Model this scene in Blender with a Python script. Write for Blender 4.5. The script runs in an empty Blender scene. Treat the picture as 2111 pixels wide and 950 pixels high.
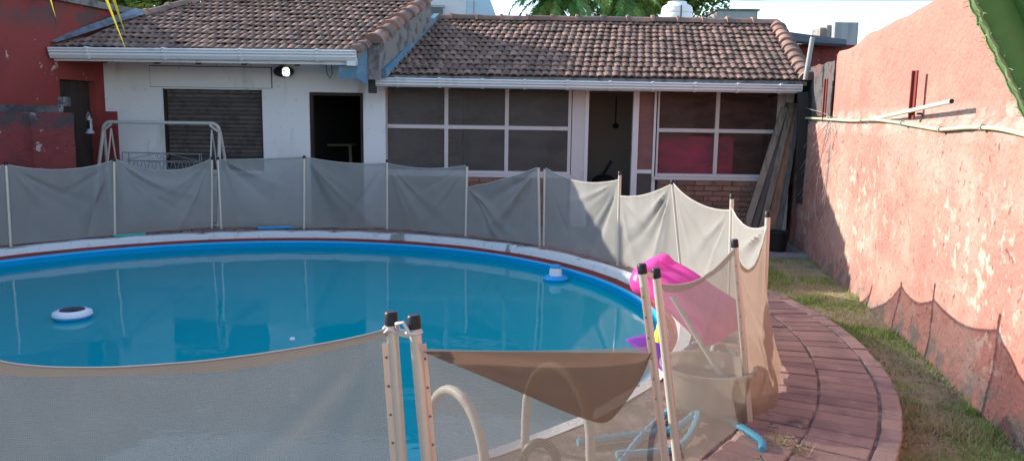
import bpy, bmesh, math, random
from mathutils import Vector, Matrix, noise
R = math.radians
S = bpy.context.scene
COL = S.collection

# ------------------------------------------------------------------ camera
CAM = Vector((0, 0, 1.67)); PITCH = R(8.0); ROLL = R(0.85)
PW, PH, FPX = 2111.0, 950.0, 1600.0
fw = Vector((0, math.cos(PITCH), -math.sin(PITCH)))
up0 = Vector((0, math.sin(PITCH), math.cos(PITCH))); r0 = Vector((1, 0, 0))
rt = r0 * math.cos(ROLL) + up0 * math.sin(ROLL)
up = up0 * math.cos(ROLL) - r0 * math.sin(ROLL)
cd = bpy.data.cameras.new('camera'); cam = bpy.data.objects.new('camera', cd); COL.objects.link(cam)
M = Matrix((rt, up, -fw)).transposed().to_4x4(); M.translation = CAM
cam.matrix_world = M
cd.sensor_width = 36; cd.lens = 36 * FPX / PW; cd.clip_end = 2000; cd.clip_start = 0.05
S.camera = cam
# ------------------------------------------------------------------ world, sun, exposure
SUN_AZ = math.atan2(-0.94, 0.34); SUN_EL = R(22)
w = bpy.data.worlds.new('World'); S.world = w; w.use_nodes = True
nt = w.node_tree; bg = nt.nodes['Background']
sky = nt.nodes.new('ShaderNodeTexSky'); sky.sky_type = 'NISHITA'; sky.sun_disc = False
sky.sun_elevation = SUN_EL; sky.sun_rotation = SUN_AZ; sky.air_density = 1.0; sky.dust_density = 0.8
sky.ozone_density = 1.5
nt.links.new(sky.outputs[0], bg.inputs[0]); bg.inputs[1].default_value = 0.15
sd = bpy.data.lights.new('sun', 'SUN'); sd.energy = 3.2; sd.angle = R(0.6); sd.color = (1, 0.92, 0.82)
so = bpy.data.objects.new('sun', sd); COL.objects.link(so)
tos = Vector((math.sin(SUN_AZ) * math.cos(SUN_EL), math.cos(SUN_AZ) * math.cos(SUN_EL), math.sin(SUN_EL)))
so.rotation_euler = tos.to_track_quat('Z', 'Y').to_euler(); so.location = (-20, 10, 15)
S.view_settings.view_transform = 'Standard'; S.view_settings.look = 'None'; S.view_settings.gamma = 1
S.view_settings.exposure = 1.6
S.cycles.max_bounces = 8; S.cycles.transparent_max_bounces = 16

# ------------------------------------------------------------------ survey helpers (sight line -> real position)
def ray(x, y): return fw + rt * ((x - PW / 2) / FPX) - up * ((y - PH / 2) / FPX)
def G(x, y, z=0.0):
    d = ray(x, y); return CAM + d * ((z - CAM.z) / d.z)
def D(x, y, Y):
    d = ray(x, y); return CAM + d * (Y / d.y)
def PL(x, y, p, n):
    d = ray(x, y); return CAM + d * ((p - CAM).dot(n) / d.dot(n))

# ------------------------------------------------------------------ materials
MATS = {}
def ramp_mask(N, L, vec, scale, lo, hi, detail=4, stretch=(1, 1, 1), rough=.6):
    mp = N.new('ShaderNodeMapping'); mp.inputs['Scale'].default_value = stretch; L.new(vec, mp.inputs[0])
    n = N.new('ShaderNodeTexNoise'); n.inputs['Scale'].default_value = scale; n.inputs['Detail'].default_value = detail
    n.inputs['Roughness'].default_value = rough
    L.new(mp.outputs[0], n.inputs['Vector'])
    mr = N.new('ShaderNodeMapRange'); mr.interpolation_type = 'SMOOTHSTEP'
    mr.inputs[1].default_value = lo; mr.inputs[2].default_value = hi; L.new(n.outputs[0], mr.inputs[0])
    return mr.outputs[0]
def mat(name, col, layers=(), rough=.8, bump=(), rand=0.0, spec=.3, metal=0, transl=0, sss=0, ior=None, coat=0):
    """layers: dicts(c, s, lo, hi, d, st, a, z=(z0,z1,fade)); bump: (scale, strength, dist, stretch)"""
    if name in MATS: return MATS[name]
    m = bpy.data.materials.new(name); m.use_nodes = True; N = m.node_tree.nodes; L = m.node_tree.links
    b = N['Principled BSDF']; b.inputs['Roughness'].default_value = rough; b.inputs['Metallic'].default_value = metal
    b.inputs['Specular IOR Level'].default_value = spec
    if ior: b.inputs['IOR'].default_value = ior
    if coat: b.inputs['Coat Weight'].default_value = coat
    geo = N.new('ShaderNodeNewGeometry'); tc = N.new('ShaderNodeTexCoord'); oi = N.new('ShaderNodeObjectInfo')
    vec = geo.outputs['Position']
    rgb = N.new('ShaderNodeRGB'); rgb.outputs[0].default_value = (*col, 1); cur = rgb.outputs[0]
    if rand:
        hs = N.new('ShaderNodeHueSaturation'); mr = N.new('ShaderNodeMapRange')
        add = N.new('ShaderNodeMath'); add.operation = 'ADD'; fr = N.new('ShaderNodeMath'); fr.operation = 'FRACT'
        L.new(oi.outputs['Random'], add.inputs[0]); L.new(geo.outputs['Random Per Island'], add.inputs[1])
        L.new(add.outputs[0], fr.inputs[0]); L.new(fr.outputs[0], mr.inputs[0])
        mr.inputs[3].default_value = 1 - rand; mr.inputs[4].default_value = 1 + rand
        L.new(mr.outputs[0], hs.inputs['Value']); L.new(cur, hs.inputs['Color']); cur = hs.outputs[0]
    for l in layers:
        f = ramp_mask(N, L, vec, l['s'], l.get('lo', .5), l.get('hi', .6), l.get('d', 5), l.get('st', (1, 1, 1)))
        if 'z' in l:
            z0, z1, fa = l['z']; sx = N.new('ShaderNodeSeparateXYZ'); L.new(vec, sx.inputs[0])
            for (p, q) in ((z0 - fa, z0 + fa), (z1 + fa, z1 - fa)):
                mr = N.new('ShaderNodeMapRange'); mr.inputs[1].default_value = min(p, q); mr.inputs[2].default_value = max(p, q)
                if p > q: mr.inputs[3].default_value = 1; mr.inputs[4].default_value = 0
                L.new(sx.outputs[2], mr.inputs[0]); mu = N.new('ShaderNodeMath'); mu.operation = 'MULTIPLY'
                L.new(f, mu.inputs[0]); L.new(mr.outputs[0], mu.inputs[1]); f = mu.outputs[0]
        if 'm' in l:
            f_ = ramp_mask(N, L, vec, *l['m'], 2); mu = N.new('ShaderNodeMath'); mu.operation = 'MULTIPLY'; L.new(f, mu.inputs[0]); L.new(f_, mu.inputs[1]); f = mu.outputs[0]
        if 'a' in l:
            mu = N.new('ShaderNodeMath'); mu.operation = 'MULTIPLY'; mu.inputs[1].default_value = l['a']; L.new(f, mu.inputs[0]); f = mu.outputs[0]
        mx = N.new('ShaderNodeMix'); mx.data_type = 'RGBA'; L.new(f, mx.inputs[0]); L.new(cur, mx.inputs[6])
        mx.inputs[7].default_value = (*l['c'], 1); cur = mx.outputs[2]
    L.new(cur, b.inputs['Base Color'])
    prev = None
    for (sc, st, di, *sr) in bump:
        mp = N.new('ShaderNodeMapping'); mp.inputs['Scale'].default_value = sr[0] if sr else (1, 1, 1); L.new(vec, mp.inputs[0])
        n = N.new('ShaderNodeTexNoise'); n.inputs['Scale'].default_value = sc; n.inputs['Detail'].default_value = 6; L.new(mp.outputs[0], n.inputs['Vector'])
        bp = N.new('ShaderNodeBump'); bp.inputs['Strength'].default_value = st; bp.inputs['Distance'].default_value = di
        L.new(n.outputs[0], bp.inputs['Height'])
        if prev: L.new(prev, bp.inputs['Normal'])
        prev = bp.outputs[0]
    if prev: L.new(prev, b.inputs['Normal'])
    if transl:
        t = N.new('ShaderNodeBsdfTranslucent'); L.new(cur, t.inputs[0]); mx = N.new('ShaderNodeMixShader')
        mx.inputs[0].default_value = transl; L.new(b.outputs[0], mx.inputs[1]); L.new(t.outputs[0], mx.inputs[2])
        L.new(mx.outputs[0], N['Material Output'].inputs[0])
    MATS[name] = m; return m

def fabric(name, col, open_=.3, transl=.45):
    m = bpy.data.materials.new(name); m.use_nodes = True; N = m.node_tree.nodes; L = m.node_tree.links
    N.remove(N['Principled BSDF']); out = N['Material Output']
    uv = N.new('ShaderNodeTexCoord').outputs['UV']
    d = N.new('ShaderNodeBsdfDiffuse'); t = N.new('ShaderNodeBsdfTranslucent'); tr = N.new('ShaderNodeBsdfTransparent')
    f = ramp_mask(N, L, uv, 3.0, .35, .75, 6, (1, 1, 1))
    mx = N.new('ShaderNodeMix'); mx.data_type = 'RGBA'; L.new(f, mx.inputs[0])
    mx.inputs[6].default_value = (*col, 1); mx.inputs[7].default_value = (*[c * .93 for c in col], 1)
    L.new(mx.outputs[2], d.inputs[0]); L.new(mx.outputs[2], t.inputs[0])
    a = N.new('ShaderNodeMixShader'); a.inputs[0].default_value = transl; L.new(d.outputs[0], a.inputs[1]); L.new(t.outputs[0], a.inputs[2])
    # woven threads: openness varies thread by thread
    fs = []
    for (dr_, sc_) in (('X', 58), ('Y', 44)):
        wv = N.new('ShaderNodeTexWave'); wv.bands_direction = dr_; wv.inputs['Scale'].default_value = sc_; wv.inputs['Distortion'].default_value = .6; wv.inputs['Detail Scale'].default_value = .3
        L.new(uv, wv.inputs[0]); fs.append(wv.outputs['Fac'])
    f2, f3 = fs
    ad = N.new('ShaderNodeMath'); ad.operation = 'ADD'; L.new(f2, ad.inputs[0]); L.new(f3, ad.inputs[1])
    mr = N.new('ShaderNodeMapRange'); mr.inputs[1].default_value = 0; mr.inputs[2].default_value = 2
    mr.inputs[3].default_value = open_ - .13; mr.inputs[4].default_value = open_ + .13; L.new(ad.outputs[0], mr.inputs[0])
    b = N.new('ShaderNodeMixShader'); L.new(mr.outputs[0], b.inputs[0]); L.new(a.outputs[0], b.inputs[1]); L.new(tr.outputs[0], b.inputs[2])
    L.new(b.outputs[0], out.inputs[0]); return m

def screen_pane(name, col, open_, gloss=.08):
    m = bpy.data.materials.new(name); m.use_nodes = True; N = m.node_tree.nodes; L = m.node_tree.links
    b = N['Principled BSDF']; b.inputs['Base Color'].default_value = (*col, 1); b.inputs['Roughness'].default_value = .35
    b.inputs['Specular IOR Level'].default_value = .18
    geo = N.new('ShaderNodeNewGeometry')
    f = ramp_mask(N, L, geo.outputs['Position'], 2.2, .35, .7, 5, (1, 1, 2.5))
    mr = N.new('ShaderNodeMapRange'); mr.inputs[3].default_value = open_ - .12; mr.inputs[4].default_value = open_ + .12; L.new(f, mr.inputs[0])
    tr = N.new('ShaderNodeBsdfTransparent'); mx = N.new('ShaderNodeMixShader'); L.new(mr.outputs[0], mx.inputs[0])
    L.new(b.outputs[0], mx.inputs[1]); L.new(tr.outputs[0], mx.inputs[2]); L.new(mx.outputs[0], N['Material Output'].inputs[0])
    return m

def thin_film(name, col, open_, rough=.25):
    m = bpy.data.materials.new(name); m.use_nodes = True; N = m.node_tree.nodes; L = m.node_tree.links
    b = N['Principled BSDF']; b.inputs['Base Color'].default_value = (*col, 1); b.inputs['Roughness'].default_value = rough
    t = N.new('ShaderNodeBsdfTranslucent'); t.inputs[0].default_value = (*col, 1)
    a = N.new('ShaderNodeMixShader'); a.inputs[0].default_value = .45; L.new(b.outputs[0], a.inputs[1]); L.new(t.outputs[0], a.inputs[2])
    tr = N.new('ShaderNodeBsdfTransparent'); tr.inputs[0].default_value = (*[min(1, c * .5 + .5) for c in col], 1)
    mx = N.new('ShaderNodeMixShader'); mx.inputs[0].default_value = open_
    L.new(a.outputs[0], mx.inputs[1]); L.new(tr.outputs[0], mx.inputs[2]); L.new(mx.outputs[0], N['Material Output'].inputs[0])
    return m

def emit(name, col, st):
    m = bpy.data.materials.new(name); m.use_nodes = True; b = m.node_tree.nodes['Principled BSDF']
    b.inputs['Base Color'].default_value = (*col, 1); b.inputs['Emission Color'].default_value = (*col, 1); b.inputs['Emission Strength'].default_value = st
    return m

def water_mat():
    m = bpy.data.materials.new('pool_water'); m.use_nodes = True; N = m.node_tree.nodes; L = m.node_tree.links
    b = N['Principled BSDF']; b.inputs['Base Color'].default_value = (0.0, .285, .335, 1); b.inputs['Roughness'].default_value = .02
    b.inputs['IOR'].default_value = 1.33; b.inputs['Specular IOR Level'].default_value = .18
    geo = N.new('ShaderNodeNewGeometry')
    n = N.new('ShaderNodeTexNoise'); n.inputs['Scale'].default_value = 2.2; n.inputs['Detail'].default_value = 3; L.new(geo.outputs['Position'], n.inputs[0])
    bp = N.new('ShaderNodeBump'); bp.inputs['Strength'].default_value = .06; bp.inputs['Distance'].default_value = .06; L.new(n.outputs[0], bp.inputs['Height'])
    n2 = N.new('ShaderNodeTexNoise'); n2.inputs['Scale'].default_value = 9; n2.inputs['Detail'].default_value = 2; L.new(geo.outputs['Position'], n2.inputs[0])
    b2 = N.new('ShaderNodeBump'); b2.inputs['Strength'].default_value = .05; b2.inputs['Distance'].default_value = .012; L.new(n2.outputs[0], b2.inputs['Height']); L.new(bp.outputs[0], b2.inputs['Normal'])
    L.new(b2.outputs[0], b.inputs['Normal']); return m

m_white = mat('white_plaster', (.72, .70, .68), [dict(c=(.50, .48, .46), s=1.3, lo=.5, hi=.8, a=.5), dict(c=(.30, .29, .27), s=3, lo=.56, hi=.72, st=(1, 1, .22), a=.5), dict(c=(.36, .34, .31), s=14, lo=.62, hi=.7, a=.4)], .9, [(30, .2, .01), (4, .15, .02)])
m_red = mat('red_paint', (.235, .042, .036), [dict(c=(.13, .03, .028), s=1.2, lo=.45, hi=.7, a=.7), dict(c=(.50, .40, .36), s=5, lo=.66, hi=.70, a=.8), dict(c=(.09, .06, .055), s=1.5, lo=.5, hi=.62, z=(2.95, 4, .2), a=.9)], .92, [(18, .5, .02), (60, .4, .01)])
m_reddark = mat('red_rough', (.19, .038, .036), [dict(c=(.10, .03, .03), s=2.2, lo=.45, hi=.65, a=.8), dict(c=(.42, .35, .33), s=7, lo=.64, hi=.68, a=.8), dict(c=(.07, .05, .05), s=4, lo=.35, hi=.6, z=(1.48, 1.9, .06))], .95, [(14, .8, .04), (50, .5, .01)])
m_pink = mat('faded_red_wall', (.36, .150, .118), [
    dict(c=(.40, .195, .152), s=.7, lo=.4, hi=.7), dict(c=(.31, .122, .094), s=4, lo=.5, hi=.75, st=(1, 1, .35), a=.6),
    dict(c=(.44, .27, .215), s=.8, lo=.42, hi=.62, d=6, z=(-.1, 1.6, .25), a=.7), dict(c=(.48, .37, .30), s=8, lo=.52, hi=.62, d=12, z=(-.1, 1.4, .3), a=.75, m=(.55, .46, .62)), dict(c=(.30, .24, .20), s=3.2, lo=.54, hi=.66, d=10, z=(-.3, .5, .3), a=.6),
    dict(c=(.26, .19, .155), s=2.4, lo=.53, hi=.63, d=10, z=(.9, 1.75, .15), st=(1, 1, .7), a=.75),
    dict(c=(.33, .28, .235), s=4, lo=.40, hi=.55, d=10, z=(1.60, 1.84, .05), a=.85),
    dict(c=(.16, .14, .12), s=6, lo=.42, hi=.6, z=(-.4, -.05, .09), a=.9),
    dict(c=(.15, .06, .05), s=15, lo=.635, hi=.67, d=3, st=(1, 1, .75), z=(-.3, 1.65, .1), a=.8),
    dict(c=(.28, .16, .12), s=1.5, lo=.5, hi=.62, z=(2.55, 3.2, .1), a=.6)], .93, [(7, .6, .07), (26, .7, .03), (70, .4, .008)])
m_tile = mat('clay_tile', (.225, .134, .100), [dict(c=(.105, .074, .060), s=3.5, lo=.44, hi=.66, a=.8), dict(c=(.25, .155, .12), s=9, lo=.58, hi=.72, a=.55), dict(c=(.21, .19, .17), s=17, lo=.67, hi=.72, a=.6)], .9, [(60, .35, .006)], rand=.38)
m_ridge = mat('clay_ridge', (.27, .155, .12), [dict(c=(.15, .11, .095), s=3, lo=.42, hi=.6, a=.85)], .9, [(50, .4, .006)], rand=.3)
m_mortar = mat('grey_mortar', (.20, .18, .165), [dict(c=(.10, .09, .085), s=6, lo=.45, hi=.65)], .95, [(30, .6, .02)])
m_soot = mat('sooty_concrete', (.10, .09, .088), [dict(c=(.22, .19, .18), s=7, lo=.58, hi=.66), dict(c=(.05, .045, .045), s=4, lo=.45, hi=.6)], .95, [(14, .7, .04)])
m_flash = mat('blue_flashing', (.09, .185, .25), [dict(c=(.17, .22, .26), s=6, lo=.5, hi=.65)], .7, [(20, .2, .01)])
m_lead = mat('lead_flashing', (.17, .20, .23), [dict(c=(.12, .11, .10), s=5, lo=.45, hi=.6)], .85, [(20, .4, .02)])
m_gutter = mat('white_gutter', (.62, .60, .58), [dict(c=(.36, .33, .31), s=4, lo=.55, hi=.75, a=.5)], .5, spec=.4)
m_black = mat('black_plastic', (.015, .015, .016), rough=.45)
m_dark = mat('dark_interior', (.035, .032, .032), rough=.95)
m_brown = mat('dark_brown_wood', (.045, .030, .024), [dict(c=(.025, .018, .015), s=5, lo=.4, hi=.7, st=(4, 4, .4))], .8)
m_slat = mat('shutter_slat', (.105, .087, .076), [dict(c=(.055, .046, .041), s=7, lo=.45, hi=.65, a=.8)], .75, rand=.25)
m_frame = mat('painted_frame', (.60, .54, .52), [dict(c=(.40, .34, .31), s=6, lo=.55, hi=.75, a=.5)], .6)
m_alum = mat('white_aluminium', (.66, .64, .64), rough=.35, spec=.5)
m_brick = mat('wainscot_brick', (.26, .135, .095), [dict(c=(.13, .075, .06), s=9, lo=.5, hi=.7, a=.7)], .9, [(45, .5, .008)], rand=.25)
m_beige = mat('beige_plaster', (.27, .22, .185), rough=.95)
m_pinkbd = mat('pink_board', (.68, .06, .17), rough=.5)
m_pave = mat('terrace_brick', (.30, .188, .156), [dict(c=(.19, .12, .11), s=3, lo=.42, hi=.65, a=.7), dict(c=(.40, .29, .25), s=8, lo=.55, hi=.75, a=.55), dict(c=(.055, .036, .032), s=1.7, lo=.60, hi=.70, a=.75)], .85, [(25, .35, .012), (90, .3, .004)], rand=.16)
m_kerbst = mat('kerb_stone', (.33, .22, .185), [dict(c=(.20, .15, .13), s=4, lo=.45, hi=.65)], .9, [(30, .5, .015)], rand=.12)
m_soil = mat('terrace_joint', (.21, .16, .14), [dict(c=(.10, .075, .065), s=6, lo=.4, hi=.6)], .97, [(30, .6, .02)])
m_shadewall = mat('shade_toned_wall', (.085, .08, .08), [dict(c=(.15, .07, .06), s=2.5, lo=.5, hi=.62), dict(c=(.04, .04, .042), s=5, lo=.5, hi=.65)], .95, [(12, .6, .03)])  # dark tones stand in for shade on the far upper wall
m_lawn = mat('lawn_soil', (.29, .235, .145), [dict(c=(.36, .30, .19), s=2.2, lo=.45, hi=.62), dict(c=(.17, .215, .07), s=1.1, lo=.48, hi=.62, a=.8), dict(c=(.10, .07, .045), s=6, lo=.5, hi=.7, a=.6)], .97, [(40, .8, .03), (8, .4, .05)])
m_conc = mat('concrete', (.26, .24, .22), [dict(c=(.16, .15, .14), s=3, lo=.45, hi=.65)], .95, [(25, .4, .02)])
m_kerbw = mat('white_kerb_paint', (.66, .655, .63), [dict(c=(.27, .25, .22), s=.9, lo=.615, hi=.635, st=(1, 1, .4)), dict(c=(.45, .44, .41), s=9, lo=.55, hi=.7, a=.5), dict(c=(.3, .28, .25), s=22, lo=.66, hi=.69)], .9, [(30, .5, .015)])
m_redl = mat('red_ledge_paint', (.25, .05, .045), [dict(c=(.15, .05, .05), s=5, lo=.5, hi=.7)], .8)
m_liner = mat('blue_liner', (.0, .38, .72), [dict(c=(.0, .31, .62), s=6, lo=.5, hi=.8, a=.5)], .35, spec=.5)
m_post = mat('aluminium_post', (.60, .545, .46), rough=.32, spec=.6, metal=.35)
m_rivet = mat('rivet_steel', (.18, .15, .13), rough=.5, metal=.6)
m_fab = fabric('fence_mesh', (.335, .322, .295), .27, .07)
m_fabn = fabric('fence_mesh_open', (.215, .192, .165), .31, .30)
m_fabb = fabric('fence_mesh_brown', (.33, .24, .18), .13, .38)
m_hemn = fabric('fence_hem_mesh', (.34, .29, .235), .20, .34)
m_hem = mat('fence_hem', (.66, .60, .52), rough=.9, transl=.3)
m_water = water_mat()
m_tube = mat('cream_tube', (.50, .46, .40), [dict(c=(.30, .22, .16), s=9, lo=.6, hi=.7, a=.6)], .5)
m_iron = mat('grey_iron', (.25, .25, .25), rough=.6)
m_iron2 = mat('galvanised', (.42, .42, .42), rough=.45, metal=.3)
m_wood = mat('weathered_board', (.31, .25, .20), [dict(c=(.14, .12, .10), s=4, lo=.4, hi=.7, st=(5, 5, .4))], .9, [(12, .5, .01, (6, 6, .6))], rand=.3)
m_woodg = mat('dark_board', (.15, .135, .125), [dict(c=(.08, .07, .065), s=4, lo=.4, hi=.7, st=(5, 5, .4))], .9, [(12, .5, .01, (6, 6, .6))])
m_woodr = mat('brown_board', (.36, .20, .125), [dict(c=(.18, .11, .08), s=4, lo=.4, hi=.7, st=(5, 5, .4))], .85, [(12, .4, .01, (6, 6, .6))], rand=.15)
m_cactus = mat('cactus_skin', (.085, .20, .058), [dict(c=(.10, .20, .065), s=7, lo=.45, hi=.7), dict(c=(.20, .18, .10), s=16, lo=.66, hi=.72)], .55, [(30, .25, .01)])
m_rib = mat('cactus_rib', (.20, .27, .13), [dict(c=(.36, .34, .22), s=30, lo=.5, hi=.65)], .7)
m_leafy = mat('yellow_frond', (.55, .46, .03), [dict(c=(.18, .25, .05), s=4, lo=.5, hi=.65)], .6, transl=.4)
m_palm = mat('palm_leaf', (.12, .24, .06), [dict(c=(.30, .36, .07), s=1.2, lo=.48, hi=.65), dict(c=(.06, .14, .07), s=2, lo=.5, hi=.7, a=.7)], .6, rand=.35, transl=.3)
m_leaf = mat('tree_leaf', (.12, .20, .035), [dict(c=(.22, .25, .04), s=.8, lo=.5, hi=.65)], .6, rand=.4, transl=.35)
m_leafd = mat('tree_leaf_dark', (.035, .085, .022), [dict(c=(.12, .18, .04), s=1.0, lo=.55, hi=.7)], .6, rand=.4, transl=.3)
m_bark = mat('bark', (.10, .075, .055), rough=.95)
m_tank = mat('white_tank', (.72, .72, .72), rough=.45)
m_bldw = mat('pale_render', (.50, .52, .55), [dict(c=(.38, .40, .44), s=.6, lo=.5, hi=.7)], .9)
m_bldb = mat('blue_render', (.36, .50, .60), [dict(c=(.30, .43, .52), s=.8, lo=.5, hi=.7)], .9)
m_glass = mat('dark_glass', (.03, .035, .04), rough=.1, spec=.5)
m_greyb = mat('grey_block', (.30, .31, .32), [dict(c=(.22, .23, .24), s=1.5, lo=.4, hi=.7, st=(4, 4, .3))], .95)
m_sheet = mat('black_roof_sheet', (.02, .024, .03), rough=.7)
m_grass = mat('grass_blade', (.24, .34, .085), [dict(c=(.44, .38, .21), s=1.6, lo=.44, hi=.58)], .7, rand=.35, transl=.3)
m_hose = mat('pale_hose', (.40, .48, .50), rough=.5)
m_hoseb = mat('blue_hose', (.08, .30, .42), rough=.45)
m_blue = mat('bright_blue_plastic', (.01, .33, .70), rough=.35, spec=.5)
m_wplas = mat('white_plastic', (.74, .76, .78), rough=.35, spec=.5)
m_cell = mat('solar_cell', (.012, .018, .05), rough=.15, spec=.6)
m_pinkf = thin_film('pink_vinyl', (.90, .13, .48), .12)
m_purp = thin_film('purple_vinyl', (.42, .12, .55), .2)
m_tub = thin_film('clear_tub', (.58, .52, .44), .45, .4)
m_tubb = mat('brush_blue', (.32, .50, .68), rough=.6)
m_yel = mat('yellow_vinyl', (.80, .72, .08), rough=.4)
m_teal = mat('teal_stick', (.05, .36, .30), rough=.5)
m_cable = mat('pale_conduit', (.36, .42, .27), [dict(c=(.24, .27, .18), s=8, lo=.5, hi=.7)], .6)
m_pvc = mat('white_pvc', (.56, .51, .46), rough=.4)
m_wire = mat('grey_wire', (.27, .25, .24), rough=.6)
m_wired = mat('dark_wire', (.03, .03, .03), rough=.6)
m_brak = mat('dark_red_steel', (.16, .028, .022), rough=.7)
m_debris = mat('dry_leaf', (.34, .27, .19), rough=.9, rand=.3)

# ------------------------------------------------------------------ mesh builder
ORG = {}
def org(o): return ORG.get(o.name, Vector((0, 0, 0))) if o else Vector((0, 0, 0))
def tag(o, label=None, cat=None, group=None, kind=None):
    if label: o['label'] = label
    if cat: o['category'] = cat
    if group: o['group'] = group
    if kind: o['kind'] = kind
    return o
def empty(name, loc, label, cat, group=None):
    o = bpy.data.objects.new(name, None); COL.objects.link(o); o.location = loc; o.empty_display_size = .2
    ORG[o.name] = Vector(loc); return tag(o, label, cat, group)
class MB:
    def __init__(s): s.v = []; s.f = []; s.uv = None; s.sm = False
    def quad(s, *p):
        i = len(s.v); s.v += [Vector(q) for q in p]; s.f.append(tuple(range(i, i + len(p)))); return s
    def box(s, x0, x1, y0, y1, z0, z1):
        i = len(s.v); s.v += [Vector(c) for c in ((x0, y0, z0), (x1, y0, z0), (x1, y1, z0), (x0, y1, z0), (x0, y0, z1), (x1, y0, z1), (x1, y1, z1), (x0, y1, z1))]
        s.f += [tuple(i + k for k in q) for q in ((0, 3, 2, 1), (4, 5, 6, 7), (0, 1, 5, 4), (1, 2, 6, 5), (2, 3, 7, 6), (3, 0, 4, 7))]; return s
    def bar(s, a, b, w, h, upv=(0, 0, 1)):
        a, b = Vector(a), Vector(b); d = (b - a).normalized(); u = Vector(upv); x = d.cross(u)
        if x.length < 1e-4: x = d.cross(Vector((0, 1, 0)))
        x.normalize(); z = x.cross(d).normalized(); i = len(s.v)
        for p in (a, b):
            for (q, t) in ((-1, -1), (1, -1), (1, 1), (-1, 1)): s.v.append(p + x * (q * w / 2) + z * (t * h / 2))
        s.f += [tuple(i + k for k in q) for q in ((0, 1, 2, 3), (7, 6, 5, 4), (0, 4, 5, 1), (1, 5, 6, 2), (2, 6, 7, 3), (3, 7, 4, 0))]; return s
    def tube(s, pts, r, n=8, cap=True, close=False):
        pts = [Vector(p) for p in pts]; rr = r if isinstance(r, (list, tuple)) else [r] * len(pts); base = len(s.v); prev = None; s.sm = True
        for k, p in enumerate(pts):
            if close: t = pts[(k + 1) % len(pts)] - pts[k - 1]
            else: t = pts[min(k + 1, len(pts) - 1)] - pts[max(k - 1, 0)]
            t.normalize()
            if prev is None:
                a = t.cross(Vector((0, 0, 1)))
                if a.length < .05: a = t.cross(Vector((1, 0, 0)))
            else: a = prev - t * prev.dot(t)
            a.normalize(); prev = a; b = t.cross(a)
            for j in range(n):
                q = 2 * math.pi * j / n; s.v.append(p + (a * math.cos(q) + b * math.sin(q)) * rr[k])
        K = len(pts)
        for k in range(K if close else K - 1):
            for j in range(n):
                k2 = (k + 1) % K
                s.f.append((base + k * n + j, base + k * n + (j + 1) % n, base + k2 * n + (j + 1) % n, base + k2 * n + j))
        if cap and not close:
            s.f.append(tuple(base + j for j in reversed(range(n)))); s.f.append(tuple(base + (K - 1) * n + j for j in range(n)))
        return s
    def lathe(s, prof, c=(0, 0, 0), n=24, ax=None):
        c = Vector(c); base = len(s.v); s.sm = True
        q = Vector((0, 0, 1)).rotation_difference(Vector(ax)) if ax else None
        for (r, z) in prof:
            for j in range(n):
                a = 2 * math.pi * j / n; p = Vector((r * math.cos(a), r * math.sin(a), z))
                s.v.append(c + (q @ p if q else p))
        for k in range(len(prof) - 1):
            for j in range(n): s.f.append((base + k * n + j, base + k * n + (j + 1) % n, base + (k + 1) * n + (j + 1) % n, base + (k + 1) * n + j))
        return s
    def grid(s, fn, nu, nv, uvs=None):
        base = len(s.v); s.sm = True
        for i in range(nu + 1):
            for j in range(nv + 1): s.v.append(Vector(fn(i / nu, j / nv)))
        for i in range(nu):
            for j in range(nv):
                a = base + i * (nv + 1) + j; s.f.append((a, a + nv + 1, a + nv + 2, a + 1))
        if uvs: s.uv = [(i / nu * uvs[0], j / nv * uvs[1]) for i in range(nu + 1) for j in range(nv + 1)]
        return s
    def mesh(s, name, m, o=Vector((0, 0, 0))):
        me = bpy.data.meshes.new(name); me.from_pydata([v - o for v in s.v], [], s.f); me.materials.append(m)
        if s.uv:
            l = me.uv_layers.new(name='uv')
            for lp in me.loops: l.data[lp.index].uv = s.uv[lp.vertex_index]
        if s.sm:
            me.polygons.foreach_set('use_smooth', [True] * len(me.polygons))
            if hasattr(me, 'set_sharp_from_angle'): me.set_sharp_from_angle(angle=R(42))
        me.update(); return me
    def build(s, name, m, parent=None, at=None, **kw):
        po = org(parent); o0 = Vector(at) if at is not None else po
        me = s.mesh(name, m, o0); o = bpy.data.objects.new(name, me); COL.objects.link(o)
        if parent: o.parent = parent
        o.location = o0 - po; ORG[o.name] = o0; return tag(o, **kw)
def inst(name, me, parent, mw):
    """copy sharing mesh data; mw = world matrix"""
    o = bpy.data.objects.new(name, me); COL.objects.link(o); po = org(parent)
    if parent: o.parent = parent
    m = mw.copy(); m.translation = m.translation - po; o.matrix_local = m; return o
def frame_m(p, ex, ez):
    ex = Vector(ex).normalized(); ez = Vector(ez); ez = (ez - ex * ez.dot(ex)).normalized(); ey = ez.cross(ex)
    m = Matrix((ex, ey, ez)).transposed().to_4x4(); m.translation = Vector(p); return m
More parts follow.
